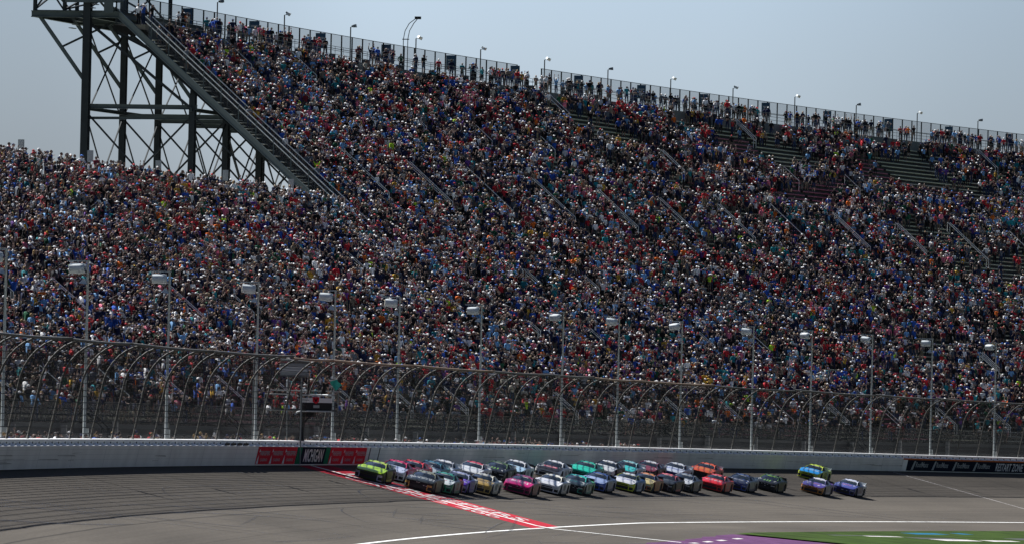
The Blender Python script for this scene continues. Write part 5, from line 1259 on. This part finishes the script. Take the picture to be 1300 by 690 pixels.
cx_ = ng.nodes.new('ShaderNodeCombineXYZ'); ng.links.new(na('rot', 'FLOAT'), cx_.inputs[2]); e2r = ng.nodes.new('FunctionNodeEulerToRotation'); ng.links.new(cx_.outputs[0], e2r.inputs[0]); ng.links.new(e2r.outputs[0], iop.inputs['Rotation'])
ng.links.new(na('scl', 'FLOAT'), iop.inputs['Scale']); ng.links.new(iop.outputs[0], go_.inputs[0])
md = crowd.modifiers.new('crowd', 'NODES'); md.node_group = ng
print('crowd', N, 'stuff', int(st.sum()))
# ---- the three hundred that show largest: each a thing of its own
used = set()
pole_x = [to_px(W(s, 3, 8))[0] for s in POLES]; lamp_x = [to_px(W(352.2+19.63*k, OB, 37))[0] for k in range(13)]
def place_words(q):
    x = QX[q]; r = PR[q]
    if r == 90 or (r < 90 and PO[q] > OM and QY[q] < 300):
        k = int(np.argmin([abs(x-a) for a in lamp_x])); d = x-lamp_x[k]
        ref = f'{ord_(k)} stand lamp'
    else:
        k = int(np.argmin([abs(x-a) for a in pole_x])); d = x-pole_x[k]
        ref = f'{ord_(k)} light pole'
    side = 'left of' if d < -12 else ('right of' if d > 12 else ('below' if PO[q] > OM else 'behind'))
    if r == 90: band = 'top walkway'
    elif r == 91: band = 'rear walkway'
    elif r == 92: band = 'ground behind fence'
    elif r == 93: band = 'end stair'
    elif r == 0: band = 'front row'
    elif r < 10: band = ['', 'second', 'third', 'fourth', 'fifth', 'sixth', 'seventh', 'eighth', 'ninth', 'tenth'][r]+' row'
    else: band = 'lower rows' if r < 20 else ('middle rows' if r < 39 else ('upper rows' if r < 56 else 'highest rows'))
    return band, side+' '+ref
for q in IND:
    band, ref = place_words(q); me_, pt, hk = VAR[V_i[q]]
    hat = {'cap': CAPS[CP[q]][0]+' cap', 'sun': CAPS[CP[q]][0]+' sun hat', 'hair': HAIR[HR[q]][0]+' hair', 'long': 'long '+HAIR[HR[q]][0]+' hair'}[hk]
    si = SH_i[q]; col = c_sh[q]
    for tries in range(60):
        lab = f'{SHIRTS[si][0]} shirt, {hat}, {pt if tries < 18 else PANTS[PN[q]][0]}, {band}, {ref}'
        if len(lab.split()) > 16: lab = lab.replace('long ', '').replace('one arm', 'arm').replace('one hand', 'hand')
        if lab not in used: break
        si = (si+5) % len(SHIRTS); col = np.array(SHIRTS[si][1])
    used.add(lab)
    o = bpy.data.objects.new('person', me_); C.objects.link(o)
    o.location = (PX[q], PY[q], PZ[q]); o.rotation_euler = (0, 0, FACE[q]); o.scale = (SC[q],)*3
    tag(o, lab, 'person', 'spectators in the grandstands')
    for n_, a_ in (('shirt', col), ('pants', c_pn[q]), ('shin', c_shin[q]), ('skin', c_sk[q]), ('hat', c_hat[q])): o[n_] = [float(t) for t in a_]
# ---- flag crew
def crew(F, x, y, z, face, pose, hk, label, cols, lean=0):
    me_, ends = person_mesh(pose, hk, lean=lean)
    o = bpy.data.objects.new('person', me_); C.objects.link(o); p = F @ Vector((x, y, z)); o.location = p; o.rotation_euler = (0, 0, face)
    tag(o, label, 'person')
    for n_, a_ in zip(('shirt', 'pants', 'shin', 'skin', 'hat'), cols): o[n_] = list(a_)
    return o, ends
F = frame(FSs, 0, 0)
KK = (.012, .012, .014)
fm, ends = crew(F, 1.35, .5, zfl+.35, -ang(FSs)-.5, ('down', 'point'), 'cap', 'flagman in black leaning over the flag stand rail waving a green flag', (KK, KK, KK, (.45, .27, .2), KK), lean=.35)
crew(F, .3, .9, zfl+.45, -ang(FSs)+.3, ('phone', 'up'), 'cap', 'crew member in black at the left of the flag stand with one arm raised', (KK, KK, KK, (.4, .24, .17), (.5, .5, .5)))
crew(frame(FSs-3, 1.2, 0), 0, 0, float(zb(FSs))+.02, -ang(FSs)-1.2, ('hip', 'down'), 'cap', 'person in lime green helmet and dark clothes on the ground under the flag stand', ((.05, .06, .05), KK, KK, (.4, .24, .17), (.30, .55, .05)))
hand = fm.matrix_basis.copy(); bpy.context.view_layer.update(); hp_ = fm.matrix_world @ ends['r']
ff = empty('green_flag', hp_, 'teal green flag held out to the right of the flag stand', 'flag')
mbx = MB(); d = Vector((.80, -.35, .28)); d.normalize(); a0 = hp_-d*.12; tip = hp_+d*.62
mbx.tube([a0, tip], .013, 6); mbx.build('flag_stick', M['pale_rail'], ff)
mbx = MB(); n_ = 9
side_ = Vector((.30, .12, -.95)).normalized()
for i in range(n_):
    for j in range(n_):
        def fp(i, j):
            u_, v_ = i/n_, j/n_
            wv = .07*math.sin(u_*5+v_*4)*v_
            return hp_+d*(.02+.55*u_)+side_*(.55*v_*(1-.15*u_))+Vector((.25*v_*v_, wv*2, wv))
        mbx.quad(fp(i, j), fp(i+1, j), fp(i+1, j+1), fp(i, j+1))
mbx.build('flag_cloth', M['teal_flag'], ff, smooth=True)
